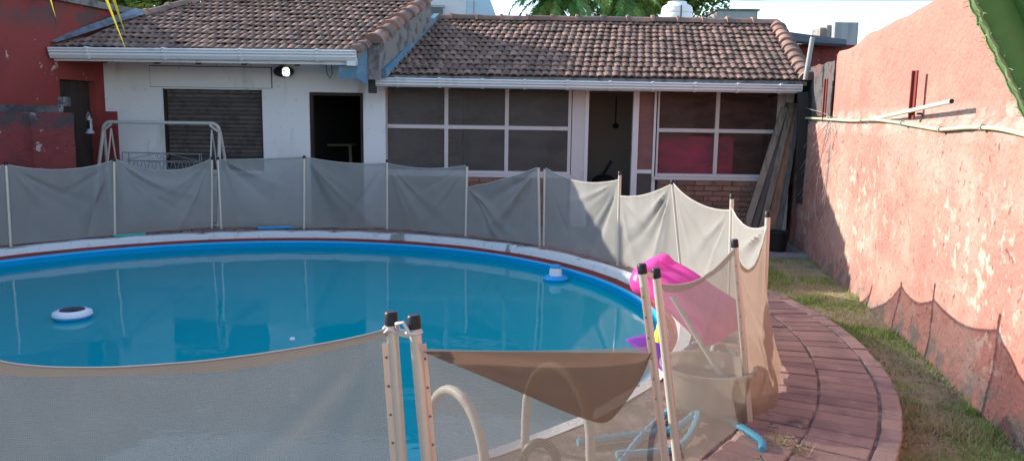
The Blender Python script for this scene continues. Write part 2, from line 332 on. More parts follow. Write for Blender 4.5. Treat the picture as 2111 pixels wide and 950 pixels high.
def wall_mesh(x0, x1, z0, z1, y, th, holes):
    """facade in plane Y=y facing -Y, holes = (x0,x1,z0,z1)"""
    mb = MB(); xs = sorted({x0, x1, *[h[0] for h in holes], *[h[1] for h in holes]}); zs = sorted({z0, z1, *[h[2] for h in holes], *[h[3] for h in holes]})
    def solid(i, j):
        if i < 0 or j < 0 or i >= len(xs) - 1 or j >= len(zs) - 1: return False
        cx, cz = (xs[i] + xs[i + 1]) / 2, (zs[j] + zs[j + 1]) / 2
        return not any(h[0] < cx < h[1] and h[2] < cz < h[3] for h in holes)
    y2 = y + th
    for i in range(len(xs) - 1):
        for j in range(len(zs) - 1):
            if not solid(i, j): continue
            a, b, c, d = xs[i], xs[i + 1], zs[j], zs[j + 1]
            mb.quad((a, y, c), (b, y, c), (b, y, d), (a, y, d)); mb.quad((b, y2, c), (a, y2, c), (a, y2, d), (b, y2, d))
            if not solid(i - 1, j): mb.quad((a, y2, c), (a, y, c), (a, y, d), (a, y2, d))
            if not solid(i + 1, j): mb.quad((b, y, c), (b, y2, c), (b, y2, d), (b, y, d))
            if not solid(i, j - 1): mb.quad((a, y2, c), (b, y2, c), (b, y, c), (a, y, c))
            if not solid(i, j + 1): mb.quad((a, y, d), (b, y, d), (b, y2, d), (a, y2, d))
    return mb
rnd = random.Random(7)

# ================================================================== SETTING
GZ = -.25                      # lawn level; the pool terrace is level 0
PC = Vector((-2.8, 7.15, 0)); PR = 4.17          # pool centre, inner rim radius
TC = Vector((-2.63, 6.6, 0)); TR = 5.42          # terrace ring centre, outer radius
mb = MB(); n = 60
def lawn_z(x, y): return GZ + (noise.noise((x * .9, y * .9, 0)) * .025 if math.hypot(x, y) < 30 else 0)
def lawn(u, v):
    x = -400 + 800 * u; y = -200 + 700 * v
    return (x, y, GZ - .06)
# fine sheet close by inside a huge flat one (with a hole under the pool)
outer = [(-500, -300), (500, -300), (500, 700), (-500, 700)]
nseg = 96
ring = [(PC.x + (PR + .2) * math.cos(2 * math.pi * k / nseg), PC.y + (PR + .2) * math.sin(2 * math.pi * k / nseg)) for k in range(nseg)]
radii = [1, 1.12, 1.3, 1.5, 1.8, 2.2, 3, 5, 12, 40, 120]
mb.sm = True
for q in radii:
    for (x, y) in ring:
        X = PC.x + (x - PC.x) * q; Y = PC.y + (y - PC.y) * q
        mb.v.append(Vector((X, Y, lawn_z(X, Y) if 1.05 < q < 6 else GZ)))
for k in range(len(radii) - 1):
    for j in range(nseg): mb.f.append((k * nseg + j, (k + 1) * nseg + j, (k + 1) * nseg + (j + 1) % nseg, k * nseg + (j + 1) % nseg))
mb.build('ground', m_lawn, kind='structure')

# terrace bed: ring from the pool kerb to the kerb stones
mb = MB(); nn = 160
for k in range(nn):
    a = 2 * math.pi * k / nn; c, s_ = math.cos(a), math.sin(a)
    pi = PC + Vector((c, s_, 0)) * (PR + .13); po = TC + Vector((c, s_, 0)) * (TR - .03)
    mb.v += [pi + Vector((0, 0, -.008)), po + Vector((0, 0, -.008)), po + Vector((0, 0, -.4))]
for k in range(nn):
    a, b = k * 3, ((k + 1) % nn) * 3
    mb.f += [(a, a + 1, b + 1, b), (a + 1, a + 2, b + 2, b + 1)]
terrace = mb.build('terrace', m_soil, kind='structure')
# terrace bricks: rings of long bricks laid radially; those in view as separate pieces
def brick_mesh(name, l, wd, h, m):
    b = bmesh.new(); bmesh.ops.create_cube(b, size=1)
    for v in b.verts: v.co = Vector((v.co.x * l, v.co.y * wd, v.co.z * h))
    bmesh.ops.bevel(b, geom=[e for e in b.edges if all(v.co.z > 0 for v in e.verts)], offset=.006, segments=1, affect='EDGES')
    me = bpy.data.meshes.new(name); b.to_mesh(me); b.free(); me.materials.append(m); return me
rings = [(4.28, 4.622), (4.622, 4.955), (4.955, 5.298), (5.30, 5.42)]
restmb = MB()
for ri, (ra, rb) in enumerate(rings):
    kerb = ri == 3; nb = 216 if not kerb else 100
    wd = 2 * math.pi * (ra + rb) / 2 / nb - .009
    me = brick_mesh('kerb_stone' if kerb else 'paving_brick', rb - ra - .012, wd, .05, m_kerbst if kerb else m_pave)
    off = rnd.random()
    for k in range(nb):
        th = 2 * math.pi * (k + off) / nb; thd = math.degrees((th + math.pi) % (2 * math.pi) - math.pi)
        rm = (ra + rb) / 2 + rnd.uniform(-.006, .006); p = TC + Vector((math.cos(th) * rm, math.sin(th) * rm, -.024 + rnd.uniform(-.005, .005)))
        if (p - PC).xy.length < PR + .30: continue
        if p.y > 12.2: continue
        mw = Matrix.Translation(p) @ Matrix.Rotation(th + rnd.uniform(-.014, .014), 4, 'Z') @ Matrix.Rotation(rnd.uniform(-.012, .012), 4, 'X') @ Matrix.Diagonal((rnd.uniform(.985, 1.012), rnd.uniform(.93, 1.03), 1, 1))
        if -58 < thd < 60:
            inst(me.name, me, terrace, mw)
        else:
            base = len(restmb.v); restmb.v += [mw @ v.co for v in me.vertices]; restmb.f += [tuple(base + i for i in f.vertices) for f in me.polygons]
restmb.build('distant_paving', m_pave, terrace, kind='stuff')

# raised patio in front of the houses and slab in the corner
mb = MB(); mb.box(-9, 2.4, 11.66, 13.6, -.3, -.02); mb.build('patio', m_conc, kind='structure')
mb = MB(); mb.box(2.41, 4.55, 11.1, 12.75, -.3, -.215); mb.build('corner_slab', m_conc, kind='structure')

# ------------------------------------------------------------------ pool and water
pool = empty('swimming_pool', (PC.x, PC.y, -.21), 'round in-ground pool with blue rim and patchy white kerb', 'pool')
def ringmb(prof, c=PC, n=192): return MB().lathe(prof, c, n)
mb = MB(); n = 220; mb.sm = True
for k in range(n):
    a = 2 * math.pi * k / n; c, s_ = math.cos(a), math.sin(a)
    for (r_, z_) in ((PR + .115, -.135), (PR + .12, -.02), (PR + .128, -.004), (PR + .22, .0)):
        e = noise.noise((c * 9, s_ * 9, z_ * 3)) * .012
        mb.v.append(PC + Vector((c * (r_ + e), s_ * (r_ + e), z_ + (noise.noise((c * 14, s_ * 14, 5)) * .012 if z_ > -.1 else 0))))
for k in range(n):
    for j in range(3): a, b = k * 4 + j, ((k + 1) % n) * 4 + j; mb.f.append((a, b, b + 1, a + 1))
mb.build('kerb', m_kerbw, pool, label='white painted kerb flaking to bare concrete')
ringmb([(PR + .02, -.128), (PR + .098, -.124), (PR + .10, -.095), (PR + .13, -.09)]).build('ledge', m_redl, pool, label='dull red painted ledge')
prof = [(PR + .05, -.128), (PR + .02, -.120), (PR + .004, -.124), (PR - .004, -.136), (PR - .004, -.15), (PR + .004, -.162), (PR + .004, -1.5)]
ringmb(prof).build('rim', m_liner, pool)
mb = MB(); mb.sm = False; n = 96
mb.v = [PC + Vector(((PR + .004) * math.cos(2 * math.pi * k / n), (PR + .004) * math.sin(2 * math.pi * k / n), -1.5)) for k in range(n)]; mb.f = [tuple(range(n))]
mb.build('pool_floor', m_liner, pool)
WZ = -.215
mb = MB(); n = 128
mb.v = [PC + Vector(((PR + .003) * math.cos(2 * math.pi * k / n), (PR + .003) * math.sin(2 * math.pi * k / n), WZ)) for k in range(n)]; mb.f = [tuple(range(n))]
mb.build('water', m_water, kind='structure')

# ================================================================== roofs
def tile_mesh(name, wd, ln, m, amp=.026, humps=2, th=.02):
    mb = MB(); seg = 6 * humps; mb.sm = True
    for j, y in enumerate((0, ln)):
        for i in range(seg + 1):
            t = i / seg; z = amp * abs(math.sin(math.pi * t * humps)) ** .75
            mb.v.append(Vector((-wd / 2 + wd * t, y, z + (.026 if j == 0 else 0))))
    for i in range(seg + 1):
        v = mb.v[i]; mb.v.append(Vector((v.x, v.y + .004, v.z - th)))
    for i in range(seg):
        mb.f.append((i, i + 1, seg + 2 + i, seg + 1 + i)); b = 2 * (seg + 1)
        mb.f.append((b + i, b + i + 1, i + 1, i))
    return mb.mesh(name, m)
def lay_tiles(roof, eave_l, eave_r, ridge_l, ridge_r, rows, wd, maxparts, leftfn=None):
    A, B, C_, D_ = [Vector(p) for p in (eave_l, eave_r, ridge_l, ridge_r)]
    sl = (C_ - A); sl.x = 0; L_ = sl.length / rows; s = sl.normalized(); nrm = Vector((1, 0, 0)).cross(s)
    me = tile_mesh('roof_tile', wd * 1.03, L_ * 1.15, m_tile); rest = MB(); rest.sm = True; cnt = 0
    for r_ in range(rows):
        t = r_ / rows; p0 = A.lerp(C_, t); p1 = B.lerp(D_, t)
        ncol = round((p1.x - p0.x) / wd)
        if leftfn: k0 = None; xs = [p1.x - wd * (i + .5) for i in range(60)]; xs = [x for x in xs if x - wd * .3 > leftfn(t)]
        else: ww = (p1.x - p0.x) / ncol; xs = [p0.x + ww * (i + .5) for i in range(ncol)]
        for x in xs:
            p = Vector((x + rnd.uniform(-.006, .006), p1.y, p1.z)) + nrm * (.012 + rnd.uniform(-.004, .006)) + s * rnd.uniform(-.012, .012)
            ex = Vector((1, 0, rnd.uniform(-.012, .012))); m = frame_m(p, ex, nrm + s * rnd.uniform(-.04, .04)) @ Matrix.Rotation(rnd.gauss(0, .018), 4, 'Z')
            if cnt < maxparts: inst('roof_tile', me, roof, m); cnt += 1
            else:
                b = len(rest.v); rest.v += [m @ v.co for v in me.vertices]; rest.f += [tuple(b + i for i in f.vertices) for f in me.polygons]
    if rest.v: rest.build('upper_tiles', m_tile, roof, kind='stuff')
def ridge_mesh(name, ln, r_=.085, m=None, flare=1.32):
    mb = MB(); mb.sm = True; n = 8
    for (y, k) in ((0, flare), (.045, flare), (.05, 1.0), (ln, .96)):
        for i in range(n + 1):
            a = R(-8) + (math.pi + R(16)) * i / n; mb.v.append(Vector((y, -math.cos(a) * r_ * k, math.sin(a) * r_ * k * .8)))
    for j in range(3):
        for i in range(n): b = j * (n + 1) + i; mb.f.append((b, b + 1, b + n + 2, b + n + 1))
    # closed collar end
    mb.f.append(tuple(range(n, -1, -1))); return mb.mesh(name, m or m_ridge)
def ridge_line(parent, a, b, ln, name='ridge_tile', r_=.085, m=None):
    a, b = Vector(a), Vector(b); d = b - a; k = max(1, round(d.length / ln)); st = d.length / k; me = ridge_mesh(name, st * 1.04, r_, m)
    for i in range(k):
        p = a + d * (i / k) + Vector((rnd.uniform(-.006, .006), 0, rnd.uniform(-.008, .008))); dd = d.normalized() + Vector((0, rnd.uniform(-.012, .012), rnd.uniform(-.012, .012)))
        inst(name, me, parent, frame_m(p, dd, (0, -.001, 1)))

# ================================================================== WHITE HOUSE (left)
YL = 12.4
house = empty('house', (-4.3, YL, 0), 'white house with closed roller shutter, open doorway and taller tiled roof', 'house', 'houses at the back of the garden')
xl = D(222, 300, YL).x; xr = D(795, 300, YL).x
sh = (D(338, 183, YL), D(543, 352, YL)); dr = (D(637, 190, YL), D(750, 330, YL))
ehz = D(420, 112, 11.45).z
wall_mesh(xl, xr, -.1, 2.62, YL, .22, [(sh[0].x, sh[1].x, sh[1].z, sh[0].z), (dr[0].x, dr[1].x, -.1, dr[0].z)]).build('wall', m_white, house)
# red painted corner of the facade
zc = D(235, 230, YL).z; xc = D(246, 300, YL).x
mb = MB().box(xl - .02, xc, YL - .05, YL - .002, -.1, zc); mb.build('corner_pilaster', m_red, house, label='red painted corner strip')
# side and back walls
mb = MB(); sk = .25
def par(x0, y0, y1, th, z0, z1):
    m_ = MB(); a = [(x0, y0), (x0 + th, y0), (x0 + th + sk * (y1 - y0), y1), (x0 + sk * (y1 - y0), y1)]
    m_.quad(*[(x, y, z0) for x, y in reversed(a)]); m_.quad(*[(x, y, z1) for x, y in a])
    for i in range(4): b, c = a[i], a[(i + 1) % 4]; m_.quad((*b, z0), (*c, z0), (*c, z1), (*b, z1))
    return m_
par(xr - .2, YL + .222, 16.4, .2, -.1, 2.6).build('side_wall', m_white, house)
par(xl, YL + .222, 16.4, .2, -.1, 2.6).build('side_wall', m_white, house)
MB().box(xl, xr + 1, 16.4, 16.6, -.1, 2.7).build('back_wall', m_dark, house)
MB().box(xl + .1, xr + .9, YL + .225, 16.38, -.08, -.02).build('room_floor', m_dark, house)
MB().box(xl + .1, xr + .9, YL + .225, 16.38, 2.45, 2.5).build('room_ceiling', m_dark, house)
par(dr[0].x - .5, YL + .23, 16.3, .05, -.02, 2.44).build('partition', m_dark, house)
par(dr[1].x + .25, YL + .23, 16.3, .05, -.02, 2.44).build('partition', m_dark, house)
# shutter box outline
a, b = D(310, 137, YL), D(560, 183, YL)
sb = MB().box(a.x, b.x, YL - .03, YL - .008, b.z + .004, a.z).build('shutter_box', m_white, house)
MB().box(a.x - .014, b.x + .014, YL - .0075, YL - .002, b.z, a.z + .014).build('cover_joint', m_brown, sb)
# shutter
shp = MB().box(sh[0].x, sh[1].x, YL + .09, YL + .11, sh[1].z, sh[0].z).build('roller_shutter', m_slat, house)
ns = 19; hs = (sh[0].z - sh[1].z) / ns
mb = MB()
ww = sh[1].x - sh[0].x - .03
pr = [(0, .0), (-.014, hs * .15), (-.02, hs * .5), (-.014, hs * .82), (0, hs * .93)]
for i in range(len(pr) - 1): mb.quad((-ww / 2, pr[i][0], pr[i][1]), (ww / 2, pr[i][0], pr[i][1]), (ww / 2, pr[i + 1][0], pr[i + 1][1]), (-ww / 2, pr[i + 1][0], pr[i + 1][1]))
me = mb.mesh('slat', m_slat)
for i in range(ns):
    inst('slat', me, shp, Matrix.Translation(((sh[0].x + sh[1].x) / 2, YL + .088, sh[1].z + hs * i)) @ Matrix.Rotation(rnd.uniform(-.002, .002), 4, 'Y'))
for x in (sh[0].x, sh[1].x): MB().box(x - .012, x + .012, YL - .012, YL + .08, sh[1].z, sh[0].z).build('guide_rail', m_brown, shp)
MB().box(sh[0].x - .06, sh[1].x + .06, YL - .05, YL + .08, sh[1].z - .06, sh[1].z - .003).build('window_sill', m_white, house)
# door frame, things inside the doorway
dz = dr[0].z
df = MB().box(dr[0].x + .002, dr[0].x + .05, YL + .02, YL + .12, -.02, dz - .002).box(dr[1].x - .05, dr[1].x - .002, YL + .02, YL + .12, -.02, dz - .002).box(dr[0].x + .05, dr[1].x - .05, YL + .02, YL + .12, dz - .05, dz - .002).build('door_frame', m_brown, house)
tb = empty('work_table', (D(690, 300, 14.2).x, 14.2, -.02), 'dim wooden trestle inside the dark doorway of the white house', 'table')
c = tb.location
MB().box(c.x - .55, c.x + .35, 14.0, 14.5, 1.18, 1.22).build('table_top', m_wood, tb)
for dx in (-.5, .28): MB().bar((c.x + dx, 14.2, 1.18), (c.x + dx * .8 + .1, 14.2, -.02), .05, .05, (0, 1, 0)).build('leg', m_wood, tb)
tag(MB().box(D(725, 290, 13.2).x, D(738, 290, 13.2).x, 13.1, 13.3, -.02, .75).build('cardboard_box', m_brown), 'narrow upright box standing inside the dark doorway', 'box')
# roof of white house
e_l = D(107, 100, 11.45); e_r = D(738, 110, 11.45); ez = (e_l.z + e_r.z) / 2
def solve_ridge(px, py, Y0, z0, slope):
    d = ray(px, py); t = (z0 - slope * Y0 - CAM.z) / (d.z - slope * d.y); return CAM + d * t
SL = .45
rg_r = solve_ridge(868, 6, 11.45, ez, SL); rg_l = solve_ridge(430, 4, 11.45, ez, SL); hip = solve_ridge(300, 36, 11.45, ez, SL)
RY = (rg_r.y + rg_l.y) / 2; RZ = ez + SL * (RY - 11.45)
EL, ER = Vector((e_l.x, 11.45, ez)), Vector((e_r.x, 11.45, ez)); RL_, RR_ = Vector((rg_l.x, RY, RZ)), Vector((rg_r.x, RY, RZ))
def slab(pts, th, name, m, parent):
    mb = MB(); top = [Vector(p) for p in pts]; bot = [p - Vector((0, 0, th)) for p in top]; n = len(pts)
    mb.quad(*top); mb.quad(*reversed(bot))
    for i in range(n): j = (i + 1) % n; mb.quad(bot[i], bot[j], top[j], top[i])
    return mb.build(name, m, parent)
hipv = Vector((hip.x, hip.y, ez + SL * (hip.y - 11.45)))
roof = slab([EL, ER, RR_, RL_, hipv], .07, 'roof', m_mortar, house)
tt = (hipv.y - 11.45) / (RY - 11.45)
lay_tiles(roof, EL, ER, (EL.x, RY, RZ), RR_, 12, .232, 290, lambda t: (EL.x + (hipv.x - EL.x) * t / tt) if t < tt else hipv.x + (RL_.x - hipv.x) * (t - tt) / (1 - tt))
slab([Vector((EL.x - 1.2, 16.2, ez)), Vector((RL_.x, RY, RZ - .02)), Vector((RR_.x, RY, RZ - .02)), Vector((RR_.x + .6, 16.8, ez))], .06, 'rear_slope', m_mortar, roof)
ridge_line(roof, RL_ + Vector((0, 0, .03)), RR_ + Vector((-.05, 0, .03)), .42)
ridge_line(roof, hipv + Vector((0, 0, .05)), RL_ + Vector((0, 0, .05)), .36)
# verge wall on the right: rendered parapet with red capping tiles and blue flashing
v0 = D(762, 112, 11.75); v0 = Vector((v0.x, 11.72, ez + .0)); v1 = RR_ + Vector((.04, 0, 0))
mb = MB()
pts = [Vector((ER.x + .02 + (RR_.x - ER.x) * t, 11.45 + (RY - 11.45) * t, ez + SL * (RY - 11.45) * t)) for t in (.0, .12, 1)]
th = .16
par_ = MB(); zl = 2.10
prof = [(p, p.z + .0) for p in pts[1:]]
a, b = pts[1], pts[2]
for (q, w_) in ((a, b),):
    lo_a, lo_b = Vector((a.x, a.y, ez - .36)), Vector((b.x, b.y, b.z - .34)); ta, tb_ = a + Vector((0, 0, .02)), b + Vector((0, 0, .02)); dx = Vector((th, 0, 0))
    par_.quad(lo_a, lo_a + dx, ta + dx, ta); par_.quad(lo_a + dx, lo_b + dx, tb_ + dx, ta + dx); par_.quad(lo_b + dx, lo_b, tb_, tb_ + dx)
    par_.quad(ta, ta + dx, tb_ + dx, tb_); par_.quad(lo_b, lo_a, ta, tb_); par_.quad(lo_a, lo_b, lo_b + dx, lo_a + dx)
parapet = par_.build('parapet', m_mortar, house)
# gable end wall under the roof edge, painted blue
mb = MB(); g0 = Vector((ER.x - .16, 11.5, ez - .08)); 
mb.quad((ER.x - .03, 11.52, ez - .36), (a.x - .01, a.y, ez - .44), (a.x - .01, a.y, a.z - .03), (ER.x - .03, 11.52, ez - .03))
mb.quad((ER.x - .03, 11.52, ez - .36), (ER.x - .03, 11.52, ez - .03), (ER.x - .30, 11.52, ez - .03), (ER.x - .30, 11.52, ez - .36))
mb.build('eave_cheek', m_flash, house, label='blue painted end of the eaves')
cap0 = a + Vector((th / 2, -.02, .06)); cap1 = b + Vector((th / 2, 0, .07))
ridge_line(parapet, cap0, cap1, .34, 'capping_tile', .13, m_ridge)
ridge_line(roof, ER + Vector((-.04, .0, .03)), pts[1] + Vector((-.02, 0, .03)), .2, 'verge_tile', .09, m_ridge)
# gutter
def gutter(p0, p1, parent, hgt=.13, step=1.05):
    p0, p1 = Vector(p0), Vector(p1); prof = [(.0, 0), (-.10, 0), (-.118, -.018), (-.098, -.042), (-.106, -.06), (-.080, -.078), (-.088, -.10), (-.055, -hgt), (0, -hgt)]
    mb = MB()
    for q in (p0, p1):
        for (y, z) in prof: mb.v.append(Vector((q.x, q.y + y, q.z + z)))
    n = len(prof)
    for i in range(n): mb.f.append((i, (i + 1) % n, n + (i + 1) % n, n + i))
    mb.f += [tuple(reversed(range(n))), tuple(range(n, 2 * n))]
    g = mb.build('gutter', m_gutter, parent)
    mb = MB()
    for dx in (-.02, .02):
        for (y, z) in prof: mb.v.append(Vector((dx, y * 1.10 - (.008 if y else 0), (z + hgt / 2) * 1.14 - hgt / 2)))
    for i in range(n): mb.f.append((i, (i + 1) % n, n + (i + 1) % n, n + i))
    mb.f += [tuple(reversed(range(n))), tuple(range(n, 2 * n))]
    me = mb.mesh('gutter_joint', m_gutter); L_ = (p1 - p0).length; k = int(L_ / step)
    for i in range(k):
        inst('gutter_joint', me, g, Matrix.Translation(p0.lerp(p1, (i + .5) / k)))
    return g
gl, gr = D(107, 103, 11.43), D(735, 109, 11.43)
g = gutter((gl.x, 11.43, gl.z + .03), (gr.x, 11.43, gr.z + .03), house, .15)
MB().box(gr.x - .13, gr.x - .01, 11.36, 11.44, gr.z - .19, gr.z - .123).build('gutter_outlet', m_gutter, g)
MB().box(gl.x, gr.x, 11.46, 11.49, ez - .17, ez - .075).build('fascia', m_white, house)
# soffit and rafter ends
MB().quad((EL.x + .1, 11.5, ez - .10), (ER.x - .3, 11.5, ez - .10), (ER.x - .02, YL + .02, ez + .22), (EL.x + .3, YL + .02, ez + .22)).build('soffit', m_white, house)
me = MB().box(-.035, .035, 0, .85, -.09, 0).mesh('rafter', m_brown)
for px in (210, 320, 405, 500, 610, 700):
    inst('rafter', me, house, Matrix.Translation((D(px, 128, 11.5).x, 11.52, ez - .105)) @ Matrix.Rotation(math.atan(.36), 4, 'X'))
# lead flashing along the red wall
mb = MB(); mb.quad(EL + Vector((-.1, -.02, .10)), EL + Vector((.10, -.02, .09)), hipv + Vector((.10, 0, .09)), hipv + Vector((-.15, 0, .14))); mb.build('flashing', m_lead, roof)
# bulkhead lamp, lit
lamp = empty('bulkhead_lamp', D(585, 148, YL - .1), 'oval caged bulkhead lamp glowing white on the white house wall', 'lamp')
c = lamp.location
MB().lathe([(max(.001, .095 * math.sin(t)), -.088 * math.cos(t)) for t in [math.pi * k / 10 for k in range(11)]], c, 20).build('housing', m_wired, lamp)
lamp.children[0].scale = (1.7, .8, 1); 
MB().lathe([(.001, -.075), (.04, -.07), (.058, -.03), (.058, .02), (.035, .06), (.001, .065)], c + Vector((.05, -.05, 0)), 16).build('glass', emit('lamp_glow', (.85, .95, .92), .7), lamp)
mb = MB(); mb.tube([c + Vector((.13 * math.cos(t), -.125 - .02 * math.sin(t), 0)) for t in [math.pi * k / 8 for k in range(9)]], .006, 5); mb.tube([c + Vector((.045, -.12, -.11)), c + Vector((.045, -.14, 0)), c + Vector((.045, -.12, .09))], .006, 5); mb.build('cage', m_wired, lamp)
MB().tube([c + Vector((-.05, .0, .08)), c + Vector((0, .03, .14)), c + Vector((.06, .04, .22))], .008, 5).build('bracket', m_wired, lamp)
# loose wire under eave
q = D(672, 126, YL - .05)
tag(MB().tube([q + Vector((-.1, 0, -.06)), q + Vector((0, -.01, -.05)), q + Vector((.02, -.02, -.2)), q + Vector((.06, -.02, -.27)), q + Vector((.10, -.02, -.2)), q + Vector((.08, 0, .04))], .007, 5).build('loose_wire', m_wired), 'dark loop of loose wire hanging under the eaves near the lit lamp', 'wire')

# ================================================================== VERANDA HOUSE (right)
YV = 12.6; EY = 12.0
vh = empty('house', (1.2, YV, 0), 'low tiled veranda house with screened windows, brick base and glazed door', 'house', 'houses at the back of the garden')
ve_l, ve_r = D(762, 158, EY), D(1664, 166, EY); vz = (ve_l.z + ve_r.z) / 2
VS = .47
vr_l = solve_ridge(876, 44, EY, vz, VS); vr_r = solve_ridge(1598, 52, EY, vz, VS); VRY = (vr_l.y + vr_r.y) / 2; VRZ = vz + VS * (VRY - EY)
VEL, VER, VRL, VRR = Vector((ve_l.x, EY, vz)), Vector((ve_r.x, EY, vz)), Vector((vr_l.x, VRY, VRZ)), Vector((vr_r.x, VRY, VRZ))
PA, PB = a.copy(), b.copy()
vroof = slab([VEL, VER, VRR, VRL], .06, 'roof', m_mortar, vh)
slab([VRL - Vector((0, 0, .02)), VRR - Vector((0, 0, .02)), VRR + Vector((.35, 2.4, -1.15)), VRL + Vector((.35, 2.4, -1.15))], .06, 'rear_slope', m_mortar, vroof)
lay_tiles(vroof, VEL, VER, VRL, VRR, 13, .240, 296)
ridge_line(vroof, VRL + Vector((0, 0, .035)), VRR + Vector((0, 0, .035)), .44, r_=.105, m=m_ridge)
ridge_line(vroof, VER + Vector((.0, -.04, .03)), VRR + Vector((.0, 0, .03)), .27, 'verge_tile', .11, m_ridge)
# blue flashing along the parapet
mb = MB(); o1 = Vector((.10, 0, .07)); mb.bar((a.x + .20, 11.82, vz + .02), (b.x + .20, VRY, VRZ + .06), .10, .13); mb.build('flashing', m_flash, vroof)
# right gable wall down to the tall wall
xR = D(1612, 300, YV).x; xL = D(795, 300, YV).x
par(xR, YV, 16.6, .15, -.25, 2.2).build('side_wall', m_white, vh)
# openings in frame: positions from left to right
def X(px): return D(px, 300, YV).x
zt, zb = D(1000, 182, YV).z, D(1000, 352, YV).z; zm = D(1000, 263, YV).z; zh = D(1250, 188, YV).z
MB().box(xL - .05, xR + .1, YV - .02, YV + .12, zt + .052, vz - .02).build('lintel', m_frame, vh)
def window(stiles, z0, z1, zmid, panes_m):
    wx0, wx1 = X(stiles[0]), X(stiles[-1]); fw_ = .05
    o = MB().box(wx0 - fw_, wx1 + fw_, YV, YV + .06, z1, z1 + fw_).box(wx0 - fw_, wx1 + fw_, YV, YV + .06, z0 - fw_, z0).box(wx0 - fw_, wx0, YV, YV + .06, z0, z1).box(wx1, wx1 + fw_, YV, YV + .06, z0, z1).build('window', m_frame, vh)
    for s_ in stiles[1:-1]: MB().box(X(s_) - .03, X(s_) + .03, YV - .006, YV + .055, z0 + .001, z1 - .001).build('mullion', m_frame, o)
    MB().box(wx0 + .001, wx1 - .001, YV - .01, YV + .05, zmid - .03, zmid + .03).build('transom', m_frame, o)
    for i in range(len(stiles) - 1):
        for (za, zb_) in ((z0, zmid - .03), (zmid + .03, z1)):
            MB().box(X(stiles[i]), X(stiles[i + 1]), YV + .02, YV + .026, za, zb_).build('pane', panes_m, o)
    MB().box(wx0 - .08, wx1 + .08, YV - .05, YV + .07, z0 - .10, z0 - fw_ - .002).build('window_sill', m_frame, o)
    return o
m_pane = screen_pane('screen_pane', (.125, .108, .102), .52)
window([798, 920, 1044, 1170], zb, zt, zm, m_pane)
window([1357, 1476, 1598], zb, zt, zm, screen_pane('bounce_tinted_pane', (.12, .068, .062), .70))  # right panes: pink bounce light put into the colour, more open
# solid post between window and door
MB().box(X(1178), X(1204), YV - .01, YV + .14, -.1, zt + .05).build('door_post', m_frame, vh)
# glazed door set
ds = MB().box(X(1204.5), X(1212), YV + .0, YV + .1, -.05, zh).box(X(1303), X(1315), YV, YV + .1, -.05, zh).box(X(1346), X(1353), YV, YV + .1, -.05, zh).box(X(1204.5), X(1353), YV, YV + .1, zh, zh + .055).build('door_frame', m_alum, vh)
zr = D(1330, 354, YV).z
MB().box(X(1315) + .001, X(1346) - .001, YV + .02, YV + .08, zr - .03, zr + .03).build('transom', m_alum, ds)
MB().box(X(1315), X(1346), YV + .04, YV + .046, zr + .03, zh).build('pane', screen_pane('reeded_pane', (.25, .12, .11), .25), ds, label='reddish frosted side light')
MB().box(X(1315), X(1346), YV + .04, YV + .046, -.05, zr - .03).build('pane', m_pane, ds)
MB().bar((X(1303) - .02, YV - .01, D(1303, 308, YV).z), (X(1303) - .1, YV - .01, D(1303, 308, YV).z), .03, .03).build('door_handle', m_black, ds)
# brick base
def brick_base(pxa, pxb):
    xa, xb = X(pxa), X(pxb); z1 = zb - .105
    o = MB().box(xa, xb, YV - .03, YV + .1, -.25, z1).build('brick_base', m_mortar, vh)
    h = .083; L_ = .30; me = brick_mesh('brick', L_ - .014, .03, h - .014, m_brick); meh = brick_mesh('half_brick', L_ / 2 - .014, .03, h - .014, m_brick)
    nr = int((z1 + .2) / h)
    for r_ in range(nr):
        z = z1 - h * (r_ + .5); x = xa + (0 if r_ % 2 == 0 else -L_ / 2); 
        while x < xb - .02:
            a_, b_ = max(x, xa), min(x + L_, xb)
            if b_ - a_ > L_ * .9: inst('brick', me, o, Matrix.Translation(((a_ + b_) / 2, YV - .045 + rnd.uniform(-.006, .004), z + rnd.uniform(-.003, .003))))
            elif b_ - a_ > .1: mm = Matrix.Translation(((a_ + b_) / 2, YV - .045, z)); mm = mm @ Matrix.Diagonal(((b_ - a_) / (L_ / 2), 1, 1, 1)); inst('brick', meh, o, mm)
            x += L_
brick_base(797, 1172); brick_base(1358, 1604)
# corner post at right, interior
MB().box(X(1604), xR + .02, YV - .02, YV + .12, -.25, zt + .05).build('corner_post', m_frame, vh)
MB().box(xL - .12, X(797) - .052, YV - .04, YV + .12, -.1, zt + .05).build('corner_post', m_frame, vh)
MB().box(xL, xR + 1.1, 16.5, 16.6, -.1, 2.6).build('back_wall', m_beige, vh)
MB().box(xL - .1, xR + 1, YV + .15, 16.48, -.1, -.05).build('room_floor', m_conc, vh)
MB().box(xL - .1, xR + 1, YV + .15, 16.48, 2.28, 2.3).build('room_ceiling', m_beige, vh)
x_ = X(1196); MB().box(x_, X(1480), 14.4, 14.5, -.05, 2.27).build('partition', m_beige, vh)
me = MB().box(-.035, .035, -.02, .3, -.06, 0).mesh('rafter', m_brown)
for px in (965, 1043, 1110, 1260, 1335, 1410, 1490, 1560): inst('rafter', me, vh, Matrix.Translation((D(px, 180, EY + .1).x, EY + .12, vz - .10)))
MB().box(VEL.x + .05, VER.x - .05, EY + .02, EY + .05, vz - .14, vz - .062).build('fascia', m_white, vh)
vg = gutter((D(776, 165, EY).x, EY - .0, vz - .035), (D(1650, 172, EY).x, EY - .0, vz - .05), vh, .13, .62)
q = D(1636, 182, EY); MB().box(q.x - .05, q.x + .06, EY - .07, EY + .0, q.z - .07, q.z + .02).build('gutter_outlet', m_gutter, vg)
q = D(768, 172, EY); MB().box(q.x - .05, q.x + .06, EY - .09, EY + .02, q.z - .15, q.z + .12).build('gutter_end', m_wired, vg)
